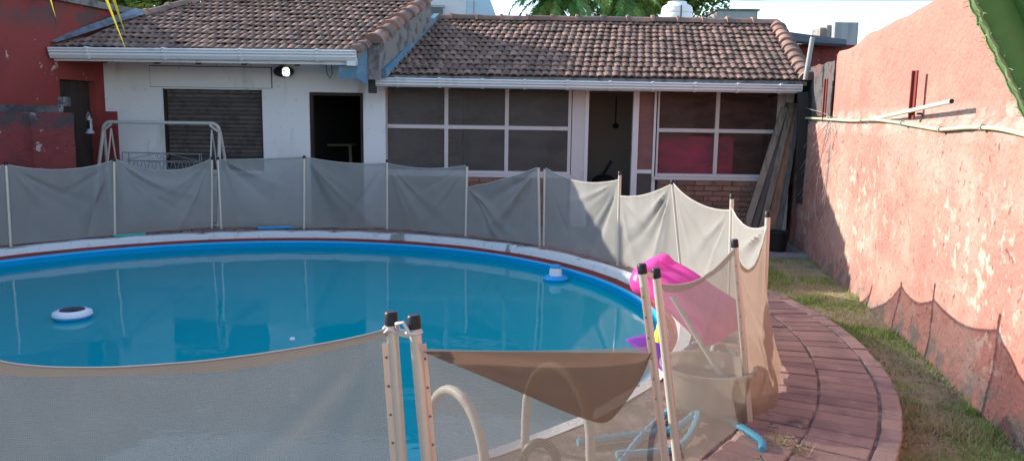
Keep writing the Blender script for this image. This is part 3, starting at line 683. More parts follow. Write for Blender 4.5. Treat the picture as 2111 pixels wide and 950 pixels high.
# inside the rooms
pb = D(1357, 280, 12.8); pb2 = D(1508, 358, 12.8)
tag(MB().box(pb.x, pb2.x, 12.78, 12.82, pb2.z - .05, pb.z).build('pink_board', m_pinkbd), 'bright pink panel standing behind the right hand screened window', 'board')
tag(MB().box(pb.x + .02, pb.x + .06, 12.76, 12.84, -.05, pb2.z - .053).box(pb2.x - .06, pb2.x - .02, 12.76, 12.84, -.05, pb2.z - .053).build('trestle', m_wood), 'pair of wooden legs holding up the pink panel indoors', 'stand')
hk = D(1272, 200, 14.3); h2 = D(1270, 256, 14.3)
o = empty('hanging_ladle', (hk.x, 14.38, h2.z - .05), 'dark ladle hanging on the wall seen through the open glazed door', 'ladle')
MB().tube([(hk.x, 14.38, hk.z), (h2.x, 14.38, h2.z)], .012, 6).build('handle', m_black, o); MB().lathe([(.001, -.06), (.05, -.03), (.06, .02), (.001, .05)], (h2.x, 14.33, h2.z - .03), 12).build('bowl', m_black, o)
q = D(1245, 350, 13.4); o = empty('lawn_mower', (q.x, 13.4, -.05), 'black machine with a raised handle in the glazed doorway', 'mower')
MB().lathe([(.26, 0), (.28, .1), (.24, .5), (.2, .75), (.12, .82), (.001, .84)], (q.x, 13.4, -.05), 14).build('body', m_black, o)
MB().tube([(q.x - .05, 13.4, .72), (q.x + .12, 13.4, 1.02)], .03, 6).build('handle', m_black, o)

# ================================================================== RED WALLS
# right boundary wall: lower rough part, ledge, smoother upper part
def wx(y): return 2.345 + .177 * y + (.10 * math.sin((y - 4.5) / 8 * math.pi) if 4.5 < y < 12.5 else 0)
def wtop(y):
    if y > 10.75: return 2.32
    if y > 10.0: return 2.66
    if y > 9.5: return 2.66 + (10.0 - y) * .16
    return 2.74 + min(.25, (9.5 - y) * .028)
ys = [-3 + .09 * k for k in range(int(13.7 / .09))] + [10.70, 10.705]; ys = sorted(ys + [10.8, 11.4, 12, 12.6, 13.5, 15, 17])
rw = empty('boundary_wall', (wx(6), 6, GZ), 'tall sunlit faded pink boundary wall along the grass strip', 'wall')
zs = [-.3, -.2, -.1, 0] + [.1 * k for k in range(1, 17)] + [1.66, 1.69, 1.72, 1.735]
def relief(y, z): return noise.fractal((y * 1.7, z * 1.7, 3), 1.0, 2.0, 4) * .022 + noise.noise((y * 9, z * 9, 7)) * .008
mb = MB(); mb.sm = True; nz = len(zs) + 1
for y in ys:
    for z in zs:
        foot = .05 * max(0, (.06 - z) / .36); mb.v.append(Vector((wx(y) - relief(y, z) - foot - (0.012 if z < 1.72 else -.02), y, z)))
    mb.v.append(Vector((wx(y) + .14, y, 1.80)))
for i in range(len(ys) - 1):
    for j in range(nz - 1): a = i * nz + j; mb.f.append((a, a + 1, a + nz + 1, a + nz))
mb.build('lower_render', m_pink, rw, label='rough flaking lower part with a ledge')
mb = MB(); mb.sm = True; us = [0, .1, .2, .3, .4, .5, .6, .7, .8, .9, .96, 1.0]; nz = len(us) + 2
for y in ys:
    t = wtop(y) + noise.noise((y * 2.2, 3, 1)) * .018
    for u in us: z = 1.70 + (t - 1.70) * u; mb.v.append(Vector((wx(y) + .05 - noise.fractal((y * .8, z * .8, 9), 1, 2, 3) * .012 + (.02 if u == 1 else 0), y, z)))
    mb.v.append(Vector((wx(y) + .24, y, t + .005))); mb.v.append(Vector((wx(y) + .25, y, GZ)))
for i in range(len(ys) - 1):
    for j in range(nz - 1): a = i * nz + j; mb.f.append((a, a + 1, a + nz + 1, a + nz))
mb.build('upper_render', m_pink, rw)
mb = MB(); mb.sm = True; yy_ = [10.74 + .15 * k for k in range(16)]
mb.grid(lambda u, v: (wx(10.74 + 2.3 * u) + .03 - noise.fractal((u * 5, v * 3, 4), 1, 2, 3) * .02, 10.74 + 2.3 * u, 1.81 + (.74 + .03 * noise.noise((u * 9, 1, 1))) * v), 24, 8); mb.build('shade_toned_end', m_shadewall, rw, label='far end of the wall with its shade put into the dark colour')  # shade at the wall's far end, painted as a darker surface
# steel uprights left on the ledge
for i, (px, yt, yb, wd, lab) in enumerate(((1702, 163, 250, .05, 'short dark red steel upright on the wall ledge near the boards'), (1885, 146, 246, .06, 'tall dark red steel upright on the wall ledge near the cactus'))):
    # stand slightly clear of the wall
    yy = 10.2 if i == 0 else 6.72
    t_, b_ = D(px, yt, yy), D(px - 5, yb, yy)
    for _ in range(12):
        yy += (wx(yy) - .02 - D(px, yb, yy).x) / (D(px, yb, 1).x - .177) * .9
    t_, b_ = D(px, yt, yy), D(px - 6, yb, yy)
    o = tag(MB().bar((wx(yy) - .05, yy, b_.z), (wx(yy) - .05, yy, t_.z), wd, .012, (0, 1, 0)).bar((wx(yy) - .05, yy - .02, b_.z), (wx(yy) - .05, yy - .02, t_.z), .012, wd, (0, 1, 0)).build('steel_upright', m_brak), lab, 'steel post', 'steel uprights on the wall')
    tag(MB().bar((wx(yy) + .0, yy, b_.z + .05), (wx(yy) + .05, yy, b_.z + .05), .02, .02).build('wall_tie', m_brak, o))
# conduit along the ledge, white pipe, wire loops
pts = []
for (px, py) in ((1640, 243), (1700, 245), (1760, 250), (1800, 246), (1850, 252), (1905, 262), (1940, 268), (2000, 262), (2060, 264), (2115, 277), (2200, 300)):
    yy = 8
    for _ in range(30):
        yy += (wx(yy) - .04 - D(px, py, yy).x) / ((px - 1055) / 1600 - .177) * .8
    pts.append(D(px, py, yy) + Vector((-.01, 0, 0)))
P2 = []
for i in range(len(pts) - 1):
    for k in range(4): P2.append(pts[i].lerp(pts[i + 1], k / 4))
for _ in range(2): P2 = [P2[0]] + [(P2[i - 1] + P2[i] * 2 + P2[i + 1]) / 4 for i in range(1, len(P2) - 1)] + [P2[-1]]
cd_ = tag(MB().tube(P2, .016, 8).build('conduit', m_cable), 'pale green corrugated conduit running along the pink wall ledge', 'conduit')
for k in (10, 17, 24, 30): tag(MB().tube([P2[k] + Vector((-.002, -.012, 0)), P2[k] + Vector((-.002, .012, 0))], .026, 8).build('clip', m_wire, cd_))
def onwall(px, py, off=.05):
    yy = 8
    for _ in range(30): yy += (wx(yy) - off - D(px, py, yy).x) / ((px - 1055) / 1600 - .177) * .8
    return D(px, py, yy)
a, b = onwall(1800, 246, .03), onwall(1962, 209, .12)
pv = tag(MB().tube([a, a.lerp(b, .5), b], .019, 10, cap=False).build('pvc_pipe', m_pvc), 'white plastic pipe stub slanting up from the wall ledge', 'pipe')
MB().lathe([(.001, .0), (.0185, .0)], b - (b - a).normalized() * .01, 10, (b - a)).build('open_end', m_wired, pv)
loops = [[(1700, 250), (1660, 300), (1632, 365), (1650, 362), (1690, 300), (1712, 262)], [(1705, 255), (1655, 340), (1620, 400), (1622, 425), (1640, 410), (1690, 330), (1712, 265)], [(1708, 252), (1690, 340), (1680, 420), (1686, 455), (1700, 420), (1712, 300)],
         [(1712, 250), (1700, 350), (1640, 420), (1637, 445), (1665, 452), (1695, 420), (1710, 330)], [(1712, 255), (1708, 330), (1695, 400), (1672, 470)], [(1704, 250), (1708, 300), (1703, 380), (1690, 440)], [(1640, 218), (1690, 231), (1708, 240), (1716, 260)]]
for i, lp in enumerate(loops):
    pp = [onwall(x, y, .06 + .03 * (i % 3)) for x, y in lp]; out = []
    for k in range(len(pp) - 1):
        p0, p1, p2, p3 = pp[max(k - 1, 0)], pp[k], pp[k + 1], pp[min(k + 2, len(pp) - 1)]
        for s_ in range(6):
            t = s_ / 6; out.append(.5 * ((2 * p1) + (p2 - p0) * t + (2 * p0 - 5 * p1 + 4 * p2 - p3) * t * t + (3 * p1 - p0 - 3 * p2 + p3) * t ** 3))
    out.append(pp[-1])
    tag(MB().tube(out, .0042, 5).build('wire_loop', m_wire), 'thin grey wire in the tangle hanging on the pink wall beside the boards', 'wire', 'tangle of wires on the pink wall')

# left boundary wall with brown door
def lx(y): return xl - .25 * (YL - y)
lw = empty('boundary_wall', (lx(9), 9, 0), 'shaded dark red wall at the left with a brown door', 'wall')
HL = 3.30
dy0, dy1 = 11.55, 12.22; dzt = D(165, 166, 11.9).z
def lwall(y0, y1, z0, z1, th=.25, off=0):
    return [(lx(y0) + off, y0, z0), (lx(y1) + off, y1, z0), (lx(y1) + off, y1, z1), (lx(y0) + off, y0, z1)]
mb = MB(); mb.sm = True
segs = []
Ys = [-2 + .25 * k for k in range(int((dy0 + 2) / .25) + 1)] + [dy0]
Zs = [-.3 + .15 * k for k in range(25)]
mb.grid(lambda u, v: (lx(-2 + (dy0 + 2) * u) + noise.fractal((-2 + (dy0 + 2) * u, v * 3.6, 2), 1, 2, 3) * .02, -2 + (dy0 + 2) * u, -.3 + (HL + .3 + noise.noise((u * 30, 0, 0)) * .015) * v), 110, 28)
mb.quad(*lwall(dy0, dy1, dzt, HL)); mb.quad(*lwall(dy1, 12.45, -.3, HL)); mb.quad(*lwall(12.45, 18, -.3, HL))
mb.quad((lx(-2), -2, HL), (lx(18), 18, HL), (lx(18) - .25, 18, HL), (lx(-2) - .25, -2, HL)); mb.quad((lx(-2) - .25, -2, HL), (lx(18) - .25, 18, HL), (lx(18) - .25, 18, -.3), (lx(-2) - .25, -2, -.3))
mb.quad((lx(dy0), dy0, -.3), (lx(dy0), dy0, dzt), (lx(dy0) - .2, dy0, dzt), (lx(dy0) - .2, dy0, -.3)); mb.quad((lx(dy1), dy1, dzt), (lx(dy1), dy1, -.3), (lx(dy1) - .2, dy1, -.3), (lx(dy1) - .2, dy1, dzt)); mb.quad((lx(dy0), dy0, dzt), (lx(dy1), dy1, dzt), (lx(dy1) - .2, dy1, dzt), (lx(dy0) - .2, dy0, dzt))
mb.build('render', m_red, lw)
me = MB().bar((lx(dy0) - .12, dy0, .5 * dzt), (lx(dy1) - .12, dy1, .5 * dzt), .04, dzt).build('door', m_brown, lw)
for z in (dzt * .78, dzt * .52, dzt * .25): MB().bar((lx(dy0) - .095, dy0, z), (lx(dy1) - .095, dy1, z), .012, .03).build('door_rail', m_brown, me)
mb = MB(); cz = HL + .03
mb.bar((lx(-2) - .1, -2, cz + .02), (lx(18) - .1, 18, cz + .02), .34, .1); mb.build('coping', m_mortar, lw)
for y in (11.3, 11.95): MB().bar((lx(y) - .12, y, HL), (lx(y) - .12, y, HL + .6), .06, .06, (0, 1, 0)).build('post_stub', m_wood, lw)
# low barbecue wall in front of it
bw = empty('barbecue_wall', (lx(10.6) + .5, 10.6, 0), 'low rough red masonry block with sooty top beside the brown door', 'masonry')
q0, q1 = D(-60, 240, 9.7), D(153, 230, 10.6)
zt_ = D(80, 232, 10.9).z
def blk(a, b, th, z0, z1, nm, m, bump=.02):
    a, b = Vector(a), Vector(b); d = (b - a).normalized(); nrm = Vector((-d.y, d.x, 0)); L_ = (b - a).length; mb = MB(); mb.sm = True; w_ = [(0, 0), (0, 1), (1, 1), (1, 0)]
    per = 2 * (L_ + th)
    def f(u, v):
        s = u * per
        if s < L_: p = a + d * s; o_ = -nrm
        elif s < L_ + th: p = b + nrm * (s - L_); o_ = d
        elif s < 2 * L_ + th: p = b + nrm * th - d * (s - L_ - th); o_ = nrm
        else: p = a + nrm * (per - s); o_ = -d
        z = z0 + (z1 - z0) * v; e = noise.fractal((p.x * 2, p.y * 2, z * 2), 1, 2, 3) * bump
        return (p.x + o_.x * e, p.y + o_.y * e, z)
    mb.grid(f, 60, 14); i = len(mb.v); mb.quad((a.x, a.y, z1), (b.x, b.y, z1), (b.x + nrm.x * th, b.y + nrm.y * th, z1), (a.x + nrm.x * th, a.y + nrm.y * th, z1))
    return mb.build(nm, m, bw)
blk((q0.x, q0.y, 0), (q1.x, q1.y, 0), .28, -.3, zt_, 'block', m_reddark, .03)
blk((q0.x - .1, q0.y - .06, 0), (q1.x - .14, q1.y - .04, 0), .36, zt_ + .002, zt_ + .09, 'ledge', m_soot, .03)
p1 = D(50, 300, 10.1); blk((p1.x - .22, p1.y - .02, 0), (p1.x + .06, p1.y + .04, 0), .14, -.3, zt_ - .06, 'pier', m_reddark, .03)
q = D(128, 203, 10.62); blk((q.x - .06, q.y, 0), (q.x + .06, q.y + .03, 0), .12, zt_ + .09, q.z + .02, 'flue_stub', m_soot, .01)
# lantern on door
q = D(168, 234, 11.62); o = empty('lantern', D(172, 275, 11.62), 'small white metal lantern hanging on the brown door', 'lantern')
b_ = o.location + Vector((.1, 0, 0)); q = q + Vector((.1, 0, 0))
MB().tube([q + Vector((0, 0, .02)), q + Vector((-.03, 0, -.06)), q + Vector((.03, 0, -.06)), q + Vector((0, 0, .02))], .008, 5).build('hook', m_iron, o)
MB().lathe([(.001, .0), (.065, .0), (.045, .04), (.036, .05), (.036, .19), (.04, .2), (.015, .25), (.001, .26)], b_, 12).build('body', m_iron2, o)
MB().box(b_.x - .018, b_.x + .022, b_.y - .042, b_.y - .03, b_.z + .07, b_.z + .19).build('window', m_black, o)

# ================================================================== SWING FRAME
YS = 12.0
sw = empty('garden_swing', D(330, 470, YS), 'cream tubular garden swing frame behind the fence before the shutter', 'swing')
tl, tr_ = D(212, 250, YS), D(452, 256, YS); zt_ = (tl.z + tr_.z) / 2
def arc_corner(c, r_, a0, a1, n=6): return [(c[0] + r_ * math.cos(R(a0 + (a1 - a0) * k / n)), c[1] + r_ * math.sin(R(a0 + (a1 - a0) * k / n))) for k in range(n + 1)]
def leg_line(x, side, dy, splay): return [(x + side * .02, YS, zt_ - .14), (x + side * splay, YS + dy, -.02)]
c1 = arc_corner((tl.x + .12, zt_ - .12), .12, 180, 90); c2 = arc_corner((tr_.x - .12, zt_ - .12), .12, 90, 0)
path = [(tl.x - .12, YS - .28, .0)] + [(x, YS, z) for x, z in c1] + [(x, YS, z) for x, z in c2] + [(tr_.x + .02, YS - .25, .0)]
MB().tube(path, .026, 8).build('top_bar', m_tube, sw)
for x, s_ in ((tl.x, -1), (tr_.x, 1)):
    MB().tube([(x + s_ * -.0, YS + .02, zt_ - .12), (x + s_ * .1, YS + .30, 0)], .024, 8).build('leg', m_tube, sw)
    MB().tube([(x - s_ * .02, YS - .02, zt_ - .12), (x - s_ * .14, YS - .02, zt_ - .03)], .02, 6).build('gusset', m_tube, sw)
    for dy in (-.22, .2): MB().tube([(x - s_ * .12, YS, zt_ - .1), (x - s_ * .1 , YS + dy, .62)], .013, 6).build('hanger', m_tube, sw)
    MB().tube([(x + s_ * .1, YS - .26, .02), (x + s_ * .1, YS + .3, .02)], .022, 6).build('foot_rail', m_tube, sw)
MB().tube([(tl.x - .1, YS - .26, .03), (tr_.x + .05, YS - .26, .03)], .02, 6).build('base_bar', m_tube, sw)
# wrought iron seat
ya = YS + .12; bl, br = D(252, 314, ya), D(415, 318, ya); zb1 = D(330, 332, ya).z
mb = MB(); mb.tube([(bl.x, ya, bl.z), (br.x, ya, br.z)], .009, 6); mb.tube([(bl.x + .08, ya, zb1), (br.x - .02, ya, zb1)], .009, 6)
for x in (bl.x, bl.x + .1, br.x - .03, br.x): mb.tube([(x, ya, bl.z), (x, ya, .62)], .008, 5)
cx = (bl.x + br.x) / 2
for s_ in (-1, 1):
    mb.tube([(cx + s_ * .02, ya, zb1 - .02), (cx + s_ * .6 * (br.x - bl.x) * .45, ya, zb1 + .0)], .007, 5)
    mb.tube([(cx + s_ * (.05 + .05 * math.cos(t) * (1 - t / 12)), ya, zb1 + .07 + .05 * math.sin(t) * (1 - t / 12)) for t in [k * .45 for k in range(18)]], .006, 5)
    mb.tube([(cx + s_ * .1, ya, bl.z - .01), (cx + s_ * .55, ya, zb1 + .01)], .006, 5)
for k in range(9):
    x = bl.x + .2 + k * (br.x - bl.x - .3) / 8; mb.tube([(x - .05, ya, zb1 - .16), (x - .02, ya, zb1 - .02), (x + .02, ya, zb1 - .02), (x + .05, ya, zb1 - .16)], .006, 5)
mb.tube([(bl.x, ya, zb1 - .17), (br.x, ya, zb1 - .17)], .008, 5)
mb.build('backrest', m_iron, sw)
mb = MB()
for k in range(9): y = ya - .42 + k * .05; mb.tube([(bl.x, y, .60), (br.x, y, .60)], .008, 5)
for x in (bl.x, cx, br.x): mb.tube([(x, ya, .60), (x, ya - .44, .60)], .01, 5)
mb.build('seat', m_iron, sw)

def smooth_(pp, n=8):
    out = []
    for k in range(len(pp) - 1):
        p0, p1, p2, p3 = pp[max(k - 1, 0)], pp[k], pp[k + 1], pp[min(k + 2, len(pp) - 1)]
        for s_ in range(n):
            t = s_ / n; out.append(.5 * ((2 * p1) + (p2 - p0) * t + (2 * p0 - 5 * p1 + 4 * p2 - p3) * t * t + (3 * p1 - p0 - 3 * p2 + p3) * t ** 3))
    return out + [pp[-1]]
# ================================================================== POOL FENCE
def V(p): return Vector(p)
posts = {}
def pst(k, top, base): posts[k] = (V(base), V(top))
for k, (t, b) in dict(L0=((12, 335), (22, 507)), L1=((235, 328), (237, 487)), L2=((437, 325), (437, 470)), L2b=((449, 325), (456, 471)), M1=((627, 322), (627, 472)), M2=((798, 330), (798, 473)), M3=((963, 338), (960, 487)), M4=((1110, 340), (1113, 507)), M4b=((1123, 343), (1121, 507)), R1=((1278, 355), (1274, 545)), R2=((1386, 373), (1407, 588)), R5=((1514, 497), (1545, 865)), R6=((1352, 557), (1400, 990)), R6b=((1323, 548), (1378, 1000))).items():
    g_ = G(*b); pst(k, D(*t, g_.y), g_)
for k, t, dx in (('R3', (1509, 402), .03), ('R4', (1583, 438), .02), ('N1', (853, 655), .09), ('N1b', (806, 648), .066), ('N2', (-45, 722), 0)):
    q = G(*t, 1.05); pst(k, q, (q.x + dx, q.y, 0))
q = posts['L0'][0]; pst('L00', (q.x - .95, q.y - 1.0, 1.06), (q.x - .95, q.y - 1.0, 0))
q = posts['N2'][0]; pst('N3', (q.x - 1.15, q.y - .25, 1.06), (q.x - 1.15, q.y - .25, 0))
PRAD = .0195
def build_post(sec, k, rivets=False):
    b, t = posts[k]
    o = MB().tube([b + V((0, 0, -.05)), b, b.lerp(t, .5), t - (t - b).normalized() * .03], PRAD, 12).build('post', m_post, sec)
    d = (t - b).normalized()
    MB().tube([t - d * .034, t + d * .004, t + d * .010], [PRAD * 1.12, PRAD * 1.12, PRAD * .9], 12).build('cap', m_black, o)
    tocam = (CAM - t); tocam.z = 0; tocam.normalize(); side = V((-tocam.y, tocam.x, 0))
    return o, d, tocam, side
def panel(sec, ka, kb, sag=.06, da=.03, db=.03, bulge=0, fold=.02, seed=0, m=None, z0=.015, hem=True, off=.0, sagpow=1.0, skew=1.0, nu=64, nv=40, belly=0):
    (ba, ta), (bb, tb_) = posts[ka], posts[kb]; m = m or m_fab
    d = bb - ba; d.z = 0; ln = d.length; nrm = V((d.y, -d.x, 0)).normalized()
    ta2 = ta - (ta - ba).normalized() * da; tb2 = tb_ - (tb_ - bb).normalized() * db
    ua, ub = PRAD / ln, 1 - PRAD / ln
    rr_ = random.Random(seed * 13 + 1); creases = [(rr_.randint(0, 1), rr_.uniform(.25, 1.25), rr_.uniform(.05, .13), rr_.uniform(.4, 1.0) * rr_.choice((1, 1, -1))) for _ in range(7)]
    def f(u, v):
        uu = ua + (ub - ua) * u; top = ta2.lerp(tb2, uu); s_ = 4 * u * (1 - u); us = u ** skew; top.z -= sag * ((4 * us * (1 - us)) ** sagpow)
        bot = ba.lerp(bb, uu); bot.z = z0 + .012 * noise.noise((u * 5, seed, 1))
        p = bot.lerp(top, v)
        env = min(1, s_ * 1.6)
        # drag folds running from the post tops down across the cloth
        w1 = 0
        for (cu, ph, wd_, am) in creases:
            du, dv = (u if cu == 0 else 1 - u) * ln, (1 - v); rho = math.hypot(du, dv); phi = math.atan2(dv, du)
            w1 += am * math.exp(-((phi - ph) / wd_) ** 2) * min(1, rho * 4) * math.exp(-rho * 1.1)
        w2 = noise.noise((u * 1.6 + v * 1.1, v * 1.3 - u, seed * 3.1)) + .15 * noise.noise((u * 7 + v * 3, v * 5, seed * 2.3))
        hemw = noise.noise((u * 9, v * 2, seed + 3)) * .25 * max(0, v - .8) * 5
        p += nrm * ((bulge * env * math.sin(math.pi * (v * .8 + .1)) + belly * env * (1 - v) ** 1.5) + fold * env * (w1 * 1.1 + w2 * .8 + hemw) + off)
        return p
    mb = MB().grid(f, nu, nv, (ln, 1.0)); o = mb.build('mesh_panel', m, sec)
    if hem:
        near = m is not m_fab
        h = MB(); h.grid(lambda u, v: f(u, 1 - (.032 if near else .025) * v * (1 + .25 * math.sin(9 * u + seed))) + nrm * .004, nu, 2, (ln, .03)); h.build('hem', m_hemn if near else m_fab, o)
        MB().tube([f(k / nu, 1) for k in range(nu + 1)], .0028 if near else .005, 5).build('hem_cord', m_hem, o)
    return f, nrm
GRP = 'sections of the mesh pool fence'
def section(name_post, label): return empty('fence_section', posts[name_post][0], label, 'fence', GRP)
sA = section('L1', 'shaded grey mesh fence section at far left in front of the swing')
for k in ('L00', 'L0', 'L1', 'L2'): build_post(sA, k)
panel(sA, 'L00', 'L0', .1, seed=1); panel(sA, 'L0', 'L1', .09, .03, .02, 0, .045, 2); panel(sA, 'L1', 'L2', .17, .0, .02, 0, .05, 3)
sB = section('M2', 'long shaded grey mesh fence section in front of the doorway and left windows')
for k in ('L2b', 'M1', 'M2', 'M3', 'M4'): build_post(sB, k)
panel(sB, 'L2b', 'M1', .01, .03, .01, 0, .04, 4); panel(sB, 'M1', 'M2', .04, .01, .05, 0, .045, 5); panel(sB, 'M2', 'M3', .06, .05, .02, 0, .04, 6); panel(sB, 'M3', 'M4', .03, .34, .03, 0, .075, 7)
sC = section('R1', 'sunlit cream mesh fence section curving round the pool towards the pink wall')
for k in ('M4b', 'R1', 'R2', 'R3', 'R4'): build_post(sC, k)
panel(sC, 'M4b', 'R1', .10, .02, .09, 0, .04, 8); panel(sC, 'R1', 'R2', .05, .28, .03, 0, .04, 9); panel(sC, 'R2', 'R3', .08, .02, .14, 0, .025, 10); panel(sC, 'R3', 'R4', .08, .12, .10, 0, .03, 11)
sD = section('R5', 'sheer brownish mesh fence section round the pink float and hoses')
for k in ('R5', 'R6'): build_post(sD, k)
fR45, nR45 = panel(sD, 'R4', 'R5', .20, .10, .05, 0, .018, 12, m_fabb, belly=-.15)
fR56, nR56 = panel(sD, 'R5', 'R6', .07, .04, .065, 0, .02, 13, m_fabn)
sE = section('N1', 'near sheer mesh fence section with a folded brown flap before the ladder')
for k in ('N1', 'R6b'): build_post(sE, k)
fE, nE = panel(sE, 'N1', 'R6b', .012, .10, .375, 0, .008, 14, m_fabn, hem=False)
sF = section('N1b', 'near left mesh fence section filling the bottom left corner')
for k in ('N1b', 'N2', 'N3'): build_post(sF, k)
fF, nF = panel(sF, 'N2', 'N1b', .062, .012, .045, 0, .012, 15, m_fabn, sagpow=.8, skew=.75); panel(sF, 'N3', 'N2', .12, .02, .02, 0, .02, 16, m_fabn)
# rivets and flat strips on the near posts
for sec, ks in ((sD, ('R5', 'R6')), (sE, ('N1', 'R6b')), (sF, ('N1b',))):
    for po_ in [c for c in sec.children if c.name.startswith('post')]:
        pass
def strip(sec, k, toward, n=6):
    b, t = posts[k]; d = (t - b).normalized(); tv = posts[toward][0] - b; tv.z = 0; tv.normalize(); cv = (CAM - b); cv.z = 0; cv -= tv * cv.dot(tv); cv.normalize()
    po_ = min([c for c in sec.children if c.name.startswith('post')], key=lambda c: (ORG[c.name], 0)[1] if False else (sum(((c.data.vertices[0].co + ORG[c.name]) - b)[i] ** 2 for i in range(3))))
    a0, a1 = b + tv * .026 + cv * .004, t - d * .09 + tv * .026 + cv * .004
    MB().bar(a0, a1, .022, .003, cv).build('clamp_strip', m_post, po_)
    for i in range(n): p = a0.lerp(a1, .45 + .5 * i / (n - 1)) + cv * .003; MB().lathe([(.001, .003), (.0035, .002), (.0045, 0)], p, 8, cv).build('rivet', m_rivet, po_)
strip(sE, 'N1', 'R6b'); strip(sE, 'R6b', 'N1'); strip(sF, 'N1b', 'N2'); strip(sD, 'R6', 'R5'); strip(sD, 'R5', 'R6')
# folded flap of the near section
pa = posts['N1'][0]; nE2 = nE.normalized(); side = 1 if (CAM - pa).dot(nE2) > 0 else -1
pp0 = pa + nE2 * (side * .03)
fl = [PL(874, 724, pp0, nE2), PL(1342, 727, pp0, nE2), PL(1262, 872, pp0, nE2), PL(1205, 864, pp0, nE2), PL(1060, 800, pp0, nE2)]
fcur = smooth_([PL(x_, y_, pp0, nE2) for x_, y_ in ((874, 726), (950, 757), (1060, 803), (1150, 842), (1215, 866), (1252, 868), (1285, 835), (1318, 782), (1342, 730))], 8)
def flap(u, v):
    t_ = fl[0].lerp(fl[1], u); k = u * (len(fcur) - 1); i = min(int(k), len(fcur) - 2); b_ = fcur[i].lerp(fcur[i + 1], k - i)
    t_ = fl[0].lerp(fl[1], (b_ - fl[0]).dot(fl[1] - fl[0]) / (fl[1] - fl[0]).length_squared)
    p = t_.lerp(b_, v); return p + nE2 * side * (.02 * math.sin(math.pi * v) * math.sin(math.pi * u) + .014 * noise.noise((u * 4, v * 3, 2)) + .01 * math.sin(u * 14 + v * 5) * v * (1 - u))
par_o = [c for c in sE.children if c.name.startswith('mesh_panel')][0]
MB().grid(flap, 50, 14, (1.3, .3)).build('folded_flap', fabric('fence_mesh_flap', (.15, .095, .065), .10, .35), par_o, label='brown doubled flap of mesh hanging from the top edge')
# straps tying the twin posts
def strap(sec, ka, kb, drop, r_=.010):
    (b1, t1), (b2, t2) = posts[ka], posts[kb]; p, q = t1 - V((0, 0, drop)), t2 - V((0, 0, drop)); MB().bar(p, q, .012, .022).build('link', m_post, sec)
strap(sE, 'N1', 'N1b', .055); strap(sD, 'R6', 'R6b', .03)
q = posts['N1b'][1] - V((0, 0, .05)); q2 = posts['N1'][1] - V((0, 0, .045))
tag(MB().tube([q + V((.024 * math.cos(t), .024 * math.sin(t), .008 * math.sin(3 * t))) for t in [k * .5 for k in range(13)]] + [q.lerp(q2, .3) + V((0, -.03, .03)), q.lerp(q2, .6) + V((0, -.03, .035))] + [q2 + V((.024 * math.cos(t), .024 * math.sin(t), 0)) for t in [k * .5 for k in range(-4, 9)]], .006, 6).build('rope', m_frame), 'pale twisted cord tying the two near fence posts together', 'rope')

# ================================================================== THINGS ROUND THE POOL
# ladder: two inverted U rails over the rim with rungs
rad = V((.59, -.81, 0)); tan_ = V((.81, .59, 0))
pk = [D(938, 806, 3.35), D(1150, 756, 3.62)]
lad = empty('pool_ladder', pk[0].lerp(pk[1], .5).xy.to_3d(), 'cream tubular pool ladder hooped over the rim behind the near fence', 'ladder')
rails = []
for i, p in enumerate(pk):
    hw = .25; pts = [p + rad * (-hw) + V((0, 0, -1.4)), p + rad * (-hw) + V((0, 0, -.36))] + [p + rad * (-hw * math.cos(t)) + V((0, 0, -.32 + .32 * math.sin(t))) for t in [math.pi * k / 14 for k in range(1, 14)]] + [p + rad * hw + V((0, 0, -.36)), p + rad * (hw + .02) + V((0, 0, -p.z))]
    MB().tube(pts, .023, 10).build('rail', m_tube, lad); rails.append(p)
for z in (-.5, -.75, -1.0):
    a, b = rails[0] + rad * -.25, rails[1] + rad * -.25; MB().bar((a.x, a.y, z), (b.x, b.y, z), .08, .03).build('step', m_wplas, lad)
# filter pump
q = G(1110, 1080); fp = empty('filter_pump', (q.x, q.y, 0), 'dark grey round filter pump on the terrace below the flap', 'pump')
MB().lathe([(.11, 0), (.11, .04), (.085, .05), (.085, .14), (.10, .15), (.10, .18), (.06, .21), (.001, .22)], q, 20).build('canister', mat('dark_grey_plastic', (.06, .06, .065), rough=.5), fp)
MB().tube([q + V((-.07, 0, .17))] + [q + V((-.07 * math.cos(t), 0, .27 + .09 * math.sin(t))) for t in [math.pi * k / 12 for k in range(13)]] + [q + V((.07, 0, .17))], .02, 8).build('handle', m_black, fp)
# hoses
def smooth(pp, n=8):
    out = []
    for k in range(len(pp) - 1):
        p0, p1, p2, p3 = pp[max(k - 1, 0)], pp[k], pp[k + 1], pp[min(k + 2, len(pp) - 1)]
        for s_ in range(n):
            t = s_ / n; out.append(.5 * ((2 * p1) + (p2 - p0) * t + (2 * p0 - 5 * p1 + 4 * p2 - p3) * t * t + (3 * p1 - p0 - 3 * p2 + p3) * t ** 3))
    return out + [pp[-1]]
def ribbed(pts, r_, amp=.12):
    n = len(pts); return [r_ * (1 + amp * (1 if i % 2 else -1)) for i in range(n)]
def hose(name, pxs, r_, m, label, n=12):
    pp = [D(x, y, Y) for (x, y, Y) in pxs]; pp = [V((p.x, p.y, max(p.z, r_))) for p in pp]; s_ = smooth(pp, n); return tag(MB().tube(s_, ribbed(s_, r_), 8).build(name, m), label, 'hose')
hose('vacuum_hose', [(1190, 930, 3.85), (1300, 925, 3.95), (1390, 890, 4.05), (1440, 850, 4.2), (1400, 920, 3.8), (1270, 960, 3.7)], .022, m_hoseb, 'blue grey ribbed hose lying along the pool edge behind the fence')
hose('vacuum_hose', [(1520, 700, 4.9), (1455, 700, 4.95), (1412, 730, 4.8), (1430, 755, 4.7), (1480, 760, 4.6), (1495, 790, 4.6), (1520, 745, 4.8), (1480, 712, 4.9), (1470, 735, 4.8), (1500, 760, 4.6)], .024, m_hose, 'pale ribbed vacuum hose coiled on top of the clear tub')
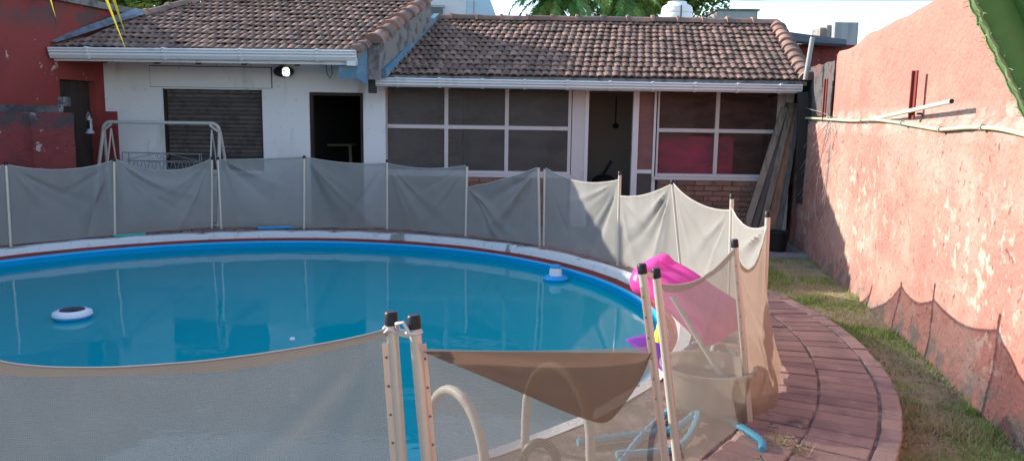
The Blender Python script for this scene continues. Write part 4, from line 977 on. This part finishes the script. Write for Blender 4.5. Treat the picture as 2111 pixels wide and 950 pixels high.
hose('garden_hose', [(1270, 1000, 3.55), (1330, 920, 4.0), (1395, 862, 4.35), (1480, 880, 4.25), (1560, 925, 3.95), (1570, 960, 3.8)], .020, m_hoseb, 'bright blue hose curling out under the fence onto the bricks')
# clear tub with brush
q = G(1485, 880); q = V((q.x - .02, q.y + .25, 0)); tub = empty('plastic_tub', q, 'large clear rounded tub standing behind the sheer fence', 'tub')
MB().lathe([(.16, .004), (.22, .05), (.25, .18), (.26, .26), (.28, .27), (.28, .285), (.255, .285), (.245, .2), (.21, .06), (.001, .02)], q, 36).build('bowl', m_tub, tub)
br0, br1 = D(1385, 610, 4.75), D(1487, 775, 4.55)
bb_ = empty('pool_brush', br1, 'long handled pool brush with pale blue head resting on the tub', 'brush')
MB().tube([br0, br1], .017, 8).build('handle', m_tube, bb_)
h0, h1 = D(1435, 800, 4.5), D(1540, 785, 4.55); n_ = 14
def brush(u, v):
    p = h0.lerp(h1, u); return p + V((0, 0, .045 * math.sin(math.pi * u) + .03 - .06 * v)) + V((0, -.02 + .04 * math.sin(math.pi * v), 0))
MB().grid(brush, 16, 4).build('head', m_tubb, bb_)
mb = MB()
for k in range(40):
    u = k / 39; p = brush(u, 1); mb.bar(p, p + V((0, -.01, -.045)), .006, .006)
mb.build('bristles', m_wplas, bb_)
# pink lilo: ribbed inflated mattress leaning across the tub
def lilo(a, b, c_, d_, th, ribs, nm, m, label, cat, pillow=True):
    """a,b: one short edge; d,c the other"""
    mb = MB(); nu, nv = 40, 26; mb.sm = True
    nrm = (b - a).cross(d_ - a).normalized()
    if nrm.z < 0: nrm = -nrm
    def f(s, u, v):
        ev = min(v, 1 - v) * 7; wf_ = (1 - (1 - ev) ** 2) ** .5 if ev < 1 else 1; p = a.lerp(b, .5 + (u - .5) * (.45 + .55 * wf_)).lerp(d_.lerp(c_, .5 + (u - .5) * (.45 + .55 * wf_)), v); rim = min(1, 6 * min(u, 1 - u, v, 1 - v)) ** .5
        h = th * rim * (.55 + .45 * abs(math.sin(math.pi * u * ribs)) ** .6) + (th * .6 * rim * max(0, 1 - abs(v - .1) * 9) if pillow else 0)
        return p + nrm * (h * s + .03 * math.sin(3 * v) * 1 + .02 * noise.noise((u * 4, v * 4, 1)))
    mb.grid(lambda u, v: f(1, u, v), nu, nv); mb.grid(lambda u, v: f(-1, u, v), nu, nv)
    return tag(mb.build(nm, m), label, cat)
lilo(D(1290, 566, 5.2), D(1342, 530, 5.6), D(1552, 655, 5.1), D(1462, 722, 4.7), .08, 3, 'inflatable_mattress', m_pinkf, 'bright pink inflatable mattress propped behind the sheer fence', 'float')
mb = MB(); q = D(1300, 545, 5.55); mb.lathe([(.001, 0), (.02, .01), (.025, .04), (.008, .07), (.02, .10), (.001, .11)], q, 10, (-.7, -.1, .5))
# purple inflatable sitting on the rim, yellow toy
tip, t1, t2 = D(1288, 700, 4.75), D(1375, 676, 4.95), D(1395, 790, 4.5)
mb = MB(); mb.sm = True
def purp(s):
    def f(u, v):
        p = tip.lerp(t1.lerp(t2, v), u); rim = (min(1, 5 * min(1 - u, v, 1 - v)) ** .5) * u ** .5; return p + V((-.25, -.45, .4)) * (s * .09 * max(0, rim))
    return f
mb.grid(purp(1), 20, 14); mb.grid(purp(-1), 20, 14)
tag(mb.build('inflatable_toy', m_purp), 'purple inflatable fin sticking out over the pool edge', 'float')
q = D(1363, 690, 4.4); tag(MB().lathe([(.001, -.05), (.035, -.04), (.045, 0), (.03, .035), (.028, .06), (.02, .085), (.001, .09)], q, 12).build('yellow_toy', m_yel), 'small yellow and white toy caught between the twin posts', 'toy')
# dispenser and solar floater on the water
q = G(1145, 577, WZ); cf = empty('chlorine_dispenser', (q.x, q.y, WZ), 'blue and white floating chlorine dispenser by the pool rim', 'dispenser')
MB().lathe([(.001, -.05), (.10, -.04), (.145, 0), (.15, .025), (.13, .05), (.08, .06), (.001, .06)], q, 28).build('float_ring', m_blue, cf)
MB().lathe([(.078, .058), (.074, .11), (.066, .15), (.001, .151)], q, 24).build('chamber', m_wplas, cf)
MB().lathe([(.068, .150), (.066, .178), (.05, .186), (.001, .187)], q, 24).build('lid', m_blue, cf)
q = G(150, 655, WZ); cf = empty('solar_floater', (q.x, q.y, WZ), 'white disc floater with dark solar top on the left water', 'floater')
MB().lathe([(.13, -.03), (.15, .0), (.16, .015), (.155, .02)], q, 28).build('lower_band', m_blue, cf)
MB().lathe([(.155, .02), (.172, .035), (.165, .062), (.13, .078), (.11, .08)], q, 28).build('float_ring', m_wplas, cf)
MB().lathe([(.112, .078), (.108, .084), (.001, .088)], q, 28).build('solar_panel', m_cell, cf)
q = G(603, 699, WZ); tag(MB().lathe([(.001, .02), (.02, .014), (.025, 0), (.001, -.01)], q, 10).build('foam_bit', m_wplas), 'tiny white scrap floating in the middle of the pool', 'litter')
# sticks on the kerb
for (x0, y0, x1, y1, m, nm, lab) in ((66, 499, 130, 495, m_teal, 'cane', 'thin teal cane on the terrace at the foot of the leftmost fence panel'), (240, 488, 305, 484, m_teal, 'cane', 'thin teal cane at the foot of the fence below the swing'), (535, 472, 618, 470, m_blue, 'pool_noodle', 'blue stick lying under the fence in front of the doorway')):
    a, b = G(x0, y0), G(x1, y1); tag(MB().tube([a + V((0, -.06, .022)), b + V((0, -.06, .022))], .018, 6).build(nm, m), lab, 'stick')
# scattered litter on terrace
for i in range(16):
    q = G(1600 + rnd.uniform(-45, 60), 925 + rnd.uniform(-45, 40)); a = rnd.uniform(0, 6.3); l = rnd.uniform(.012, .03)
    mb = MB(); mb.sm = True; mb.grid(lambda u, v: (q.x + (u - .5) * l * math.cos(a) * 2 - (v - .5) * l * math.sin(a) * math.sin(math.pi * u), q.y + (u - .5) * l * math.sin(a) * 2 + (v - .5) * l * math.cos(a) * math.sin(math.pi * u), .008 + .02 * abs(v - .5) + .012 * u), 5, 3)
    tag(mb.build('dry_leaf', m_debris), 'dry curled leaf on the bricks by the fence corner at bottom right', 'leaf', 'dry leaves on the bricks')

# ================================================================== BOARDS, BUCKET, PIPE IN THE CORNER
bd = [((1546, 445), (1617, 222), .10, m_wood, 'leftmost grey weathered plank of the stack leaning on the window'), ((1562, 442), (1625, 212), .085, m_woodg, 'dark grey plank second from the left in the leaning stack'), ((1577, 445), (1632, 216), .09, m_wood, 'middle grey plank of the leaning stack'), ((1594, 445), (1638, 213), .12, m_woodr, 'wide reddish brown plank in the leaning stack'), ((1612, 440), (1646, 228), .07, m_woodg, 'narrow dark plank nearest the pink wall in the leaning stack')]
for i, (b, t, wd, m, lab) in enumerate(bd):
    pb_, pt_ = D(*b, 12.15 - (.05, .0, .06, .02, .05)[i]), D(*t, 12.47 - (.05, .0, .06, .02, .05)[i]); d = (pt_ - pb_); pb_ = pb_ - d * ((pb_.z - (-.20)) / d.z)
    tag(MB().bar(pb_, pt_, wd, .028, (0, -1, .2)).build('board', m, at=pb_), lab, 'board', 'boards leaning in the corner')
q = G(1600, 500, -.21); q.y = 11.65; q.x = D(1600, 490, 11.65).x
bk = empty('bucket', (q.x, q.y, -.214), 'black plastic tub in the corner under the leaning boards', 'bucket')
MB().lathe([(.001, 0), (.15, 0), (.17, .26), (.185, .27), (.185, .30), (.16, .30), (.14, .05), (.001, .04)], (q.x, q.y, -.214), 20).build('body', m_black, bk)
MB().tube([(q.x + .18 * math.cos(t), q.y - .02, .06 - .0 * t + -.1 * math.sin(t)) for t in [math.pi * k / 8 for k in range(9)]], .006, 5).build('handle', m_iron, bk)
a, b = D(1675, 77, 11.4), D(1660, 165, 11.4)
tag(MB().tube([b, a], .033, 10).build('vent_pipe', m_iron), 'grey vent pipe standing in the corner past the roof end', 'pipe')
tag(MB().bar(D(1655, 190, 11.9), D(1652, 420, 11.9), .16, .03, (0, 1, 0)).build('corner_shade_sheet', m_wired, at=D(1652, 420, 11.9)), 'dark sheet added as shade in the corner behind the boards', 'sheet')  # added dark sheet, stands in for the corner's shade

# ================================================================== BACKGROUND
o = empty('building', D(930, 30, 22), 'pale building with blue side wall behind the veranda roof', 'building')
a, b, c = D(868, 60, 22), D(962, -60, 22), D(1012, -10, 22)
MB().box(a.x - 1.5, b.x, 22, 26, 0, b.z + 1).build('wall', m_bldw, o)
w0, w1 = D(886, 16, 22), D(913, 38, 22); wf = MB().box(w0.x, w1.x, 21.95, 21.995, w1.z, w0.z).build('window', m_glass, o); MB().box(w0.x - .05, w1.x + .05, 21.93, 21.99, w0.z, w0.z + .06).build('window_frame', m_greyb, wf)
mb = MB(); p0, p1, p2, p3 = D(962, 60, 22), D(1032, 60, 22), D(1004, -20, 22), D(962, -20, 22)
mb.quad((p0.x, 22.02, 0), (p1.x + .4, 22.02, 0), (p1.x, 22.02, p1.z), (p2.x, 22.02, p2.z), (p3.x, 22.02, p3.z)); mb.quad((p1.x + .4, 22.02, 0), (p1.x + .4, 26, 0), (p1.x, 26, p1.z), (p1.x, 22.02, p1.z)); mb.quad((p1.x, 22.02, p1.z), (p1.x, 26, p1.z), (p2.x, 26, p2.z), (p2.x, 22.02, p2.z))
mb.build('gable', m_bldb, o, label='light blue side gable')
q = D(977, 10, 22); MB().tube([(q.x, 21.95, q.z - .8), (q.x, 21.95, q.z + .1)], .02, 5).build('antenna', m_greyb, o)
# water tank on a stand
q = D(1395, 38, 19); tk = empty('water_tank', (q.x, 19, 0), 'white ribbed rooftop water tank beside the green trees', 'tank')
MB().lathe([(.35, -.3), (.36, .0), (.37, .06), (.355, .09), (.37, .12), (.37, .17), (.355, .2), (.36, .23), (.33, .27), (.22, .33), (.22, .37), (.001, .38)], (q.x, 19, q.z), 28).build('drum', m_tank, tk)
MB().box(q.x - .5, q.x + .5, 18.5, 19.5, 0, q.z - .3).build('stand', m_greyb, tk)
MB().tube([(q.x + .02, 18.62, q.z + .25), (q.x + .02, 18.62, q.z - .3)], .014, 5).build('pipe', m_black, tk)
a, b = D(1480, 22, 24), D(1561, 42, 24); o = empty('roof_block', (a.x, 24, 0), 'grey rectangular rooftop block in the sky right of the tank', 'building'); MB().box(a.x, b.x, 24, 25.5, 0, a.z).build('wall', m_greyb, o); MB().box(a.x - .05, b.x + .05, 23.95, 25.55, a.z, a.z + .05).build('coping', m_mortar, o)
o = empty('chimney_stack', D(1735, 70, 22), 'cluster of pale concrete chimney blocks above the black roof', 'chimney')
for (x0, x1, yt) in ((1700, 1712, 55), (1713, 1721, 50), (1722, 1766, 46), (1767, 1772, 46)):
    a, b = D(x0, yt, 22), D(x1, 90, 22); MB().box(a.x, b.x, 22 + (x0 % 7) * .05, 22.9, 0, a.z).build('block', m_conc if x0 != 1722 else m_greyb, o)
o = empty('neighbour_shed', D(1700, 100, 17), 'black sheet roofed shed with red wall behind the pink wall', 'shed')
a, b, c, d_ = D(1625, 66, 16), D(1745, 82, 16), D(1745, 92, 15.4), D(1625, 84, 15.4)
slab([a, b, c, d_], .05, 'roof', m_sheet, o); MB().box(a.x, b.x + .3, 15.7, 15.9, 0, D(1690, 92, 15.7).z).build('wall', m_reddark, o)
tag(MB().tube([D(1180, -6, 40), D(1600, 3, 40), D(2300, 0, 40)], .018, 5).build('power_line', m_greyb), 'thin overhead cable across the pale sky', 'cable')
# trees
def leaf_tree(label, c, rx, rz, n, m, trunk_h, size=.12, seed=0, dense=None):
    r_ = random.Random(seed); c = V(c); o = empty('tree', (c.x, c.y, 0), label, 'tree')
    mb = MB(); mb.sm = True; mb.tube([(c.x, c.y, 0), (c.x + .1, c.y, c.z * .5), (c.x, c.y, c.z)], [.16, .12, .05], 7)
    for k in range(7): a = r_.uniform(0, 6.3); mb.tube([(c.x, c.y, c.z * r_.uniform(.55, .9)), (c.x + rx * .7 * math.cos(a), c.y + rx * .7 * math.sin(a), c.z + r_.uniform(-.3, .6) * rz)], [.06, .02], 5)
    mb.build('trunk', m_bark, o)
    cl = [(V((r_.gauss(0, .45) * rx, r_.gauss(0, .45) * rx, r_.gauss(0, .4) * rz)), r_.uniform(.22, .42) * rx) for _ in range(22)]
    mb = MB()
    for _ in range(n):
        cc, rr = r_.choice(cl); p = V((r_.gauss(0, 1), r_.gauss(0, 1), r_.gauss(0, 1))).normalized() * rr * r_.uniform(.5, 1.05) + cc + c
        d = V((r_.uniform(-1, 1), r_.uniform(-1, 1), r_.uniform(-.8, .4))).normalized(); e = d.cross(V((r_.uniform(-1, 1), r_.uniform(-1, 1), 1))).normalized(); s_ = size * r_.uniform(.6, 1.3)
        mb.quad(p - d * s_, p - e * s_ * .45, p + d * s_, p + e * s_ * .45)
    mb.build('crown', m, o)
def palm_tree(label, c, L_, nf, seed, m=m_palm, top=True, base=0.0):
    r_ = random.Random(seed); c = V(c); o = empty('palm_tree', (c.x, c.y, base), label, 'palm')
    MB().tube([(c.x + .1, c.y, base), (c.x, c.y, c.z * .6), c], [.2, .16, .14], 9).build('trunk', m_bark, o)
    mb = MB()
    for k in range(nf):
        az = 2 * math.pi * k / nf + r_.uniform(-.2, .2); el = r_.uniform(-.5, 1.1); l = L_ * r_.uniform(.8, 1.1); h = V((math.cos(az), math.sin(az), 0)); pts = []
        p = V(c); a = el
        for s_ in range(16): pts.append(V(p)); p = p + (h * math.cos(a) + V((0, 0, math.sin(a)))) * (l / 16); a -= .11 + .05 * (s_ / 16)
        for s_ in range(1, 16):
            for sd in (-1, 1):
                for q_ in range(3):
                    b_ = pts[s_ - 1].lerp(pts[s_], q_ / 3); lat = h.cross(V((0, 0, 1))) * sd; ll = L_ * .27 * (1 - .55 * s_ / 16) * r_.uniform(.8, 1.15)
                    e = b_ + lat * ll * .55 + h * ll * .35 + V((0, 0, -ll * r_.uniform(.35, .8))); mid = b_.lerp(e, .45) + V((0, 0, ll * .1)); w_ = (pts[s_] - pts[s_ - 1]).normalized() * .025
                    mb.quad(b_ - w_, mid - w_, e, mid + w_, b_ + w_)
    mb.build('crown', m, o); return o
palm_tree('feathery palm behind the veranda roof, nearer the blue gable', D(1150, -8, 24), 2.0, 46, 1)
palm_tree('feathery palm behind the veranda roof, nearer the water tank', D(1285, -4, 25), 2.0, 46, 2)
leaf_tree('yellow green leafy tree behind the white water tank', D(1370, -18, 27), 1.5, .9, 3800, m_leaf, 3, .13, 3)
leaf_tree('dark leafy tree above the red wall at top left', D(330, -22, 23), 2.0, 1.1, 5200, m_leafd, 3, .12, 5)
leaf_tree('light green leafy tree at top left nearest the red wall', D(235, -10, 21), 1.1, .7, 2200, m_leaf, 3, .10, 6)

# ================================================================== CACTUS, FROND, GRASS
axp = [V((1.62, 1.75, GZ)), V((1.66, 1.78, .4)), D(2300, 420, 1.75), D(2204, 220, 1.72), D(2128, 60, 1.70), D(2078, -60, 1.68), D(2046, -180, 1.66)]
cx_ = empty('cactus', axp[0], 'tall ribbed green columnar cactus at the upper right edge', 'cactus')
path = smooth(axp, 10); nr = 5; prevx = None; mb = MB(); mb.sm = True; rib_pts = [[] for _ in range(nr)]
for i, p in enumerate(path):
    t = (path[min(i + 1, len(path) - 1)] - path[max(i - 1, 0)]).normalized(); a = t.cross(V((0, 1, 0))).normalized(); b = t.cross(a)
    for k in range(nr * 6):
        th_ = 2 * math.pi * k / (nr * 6) + R(10); rr = .045 + .049 * (abs(math.cos((th_ - R(10)) * nr / 2)) ** 1.6) * (1 + .05 * math.sin(i * 2.1)); q = p + (a * math.cos(th_) + b * math.sin(th_)) * rr; mb.v.append(q)
        if k % 6 == 0: rib_pts[k // 6].append(p + (a * math.cos(th_) + b * math.sin(th_)) * (rr + .001))
NK = nr * 6
for i in range(len(path) - 1):
    for k in range(NK): mb.f.append((i * NK + k, i * NK + (k + 1) % NK, (i + 1) * NK + (k + 1) % NK, (i + 1) * NK + k))
mb.build('stem', m_cactus, cx_)
for rp in rib_pts:
    rb_ = MB().tube([q for q in rp], [.0035 * (1 + .5 * (i % 2)) for i in range(len(rp))], 6).build('rib_edge', m_rib, cx_)
mb = MB()
for rp in rib_pts:
    for i in range(12, len(rp)):
        for _ in range(3): d = V((rnd.uniform(-1, 1), rnd.uniform(-1, 1), rnd.uniform(-.6, 1))).normalized(); mb.bar(rp[i], rp[i] + d * .016, .0012, .0012)
mb.build('spines', m_rib, cx_, kind='stuff')
# palm frond tips hanging in at the upper left
pm = empty('palm_tree', (-4.4, 1.6, GZ), 'palm whose yellow leaf tips hang in at the upper left', 'palm')
MB().tube([(-4.4, 1.6, GZ), (-4.35, 1.65, 1.8), (-4.3, 1.7, 3.4)], [.16, .13, .12], 9).build('trunk', m_bark, pm)
rach = smooth([V((-4.3, 1.7, 3.4)), V((-3.7, 2.4, 3.75)), D(40, -190, 4.0), D(260, -130, 4.5)], 6); MB().tube(rach, .012, 6).build('frond_rib', m_leafy, pm)
for (x0, y0, x1, y1, w_, m) in ((130, -140, 263, 112, .006, m_leafy), (150, -150, 259, 72, .011, m_leafy), (20, -170, 116, 40, .007, m_leafy), (240, -130, 330, -20, .02, m_leafy), (100, -160, 140, -40, .02, m_leafy)):
    a, b = D(x0, y0, 4.25), D(x1, y1, 4.15); mid = a.lerp(b, .5) + V((.03, 0, .03)); sd = (b - a).cross(V((0, 1, 0))).normalized() * w_
    mb = MB(); mb.quad(a - sd, mid - sd, b, mid + sd * .2, a); mb.quad(a, mid + sd * .2, b, mid + sd + V((0, .02, 0)), a + sd); mb.build('leaflet', m, pm)
# grass blades on the strip by the wall
mb = MB(); r_ = random.Random(11)
cnt = 0
while cnt < 24000:
    y = r_.uniform(2.6, 11.0); x = r_.uniform(1.2, wx(y) - .02)
    if (V((x, y, 0)) - TC).xy.length < TR + .01: continue
    g_ = noise.fractal((x * 1.1, y * 1.1, 4), 1, 2, 3) + .35 * noise.noise((x * 4, y * 4, 1))
    if g_ < r_.uniform(-.75, .35): continue
    h = r_.uniform(.02, .065) * (1.25 if g_ > .2 else .7); a = r_.uniform(0, 6.3); w_ = r_.uniform(.0035, .0075); z = lawn_z(x, y) - .004; lean = r_.uniform(.2, 1.2) * h
    dx, dy = math.cos(a), math.sin(a); mb.quad((x - dy * w_, y + dx * w_, z), (x + dy * w_, y - dx * w_, z), (x + dx * lean, y + dy * lean, z + h)); cnt += 1
for _ in range(260):   # tufts on bricks and at the wall foot
    if r_.random() < .16:
        q = r_.choice([G(1622, 915), G(1640, 930), G(1600, 905)]); x, y = q.x + r_.gauss(0, .04), q.y + r_.gauss(0, .03); z = -.01
    else: y = r_.uniform(4, 11); x = wx(y) - r_.uniform(.03, .1); z = GZ
    h = r_.uniform(.03, .08); a = r_.uniform(0, 6.3); dx, dy = math.cos(a), math.sin(a); w_ = .005; mb.quad((x - dy * w_, y + dx * w_, z), (x + dy * w_, y - dx * w_, z), (x + dx * h * .6, y + dy * h * .6, z + h))
mb.build('grass', m_grass, label='patchy short grass on the strip along the pink wall', cat='grass', kind='stuff')
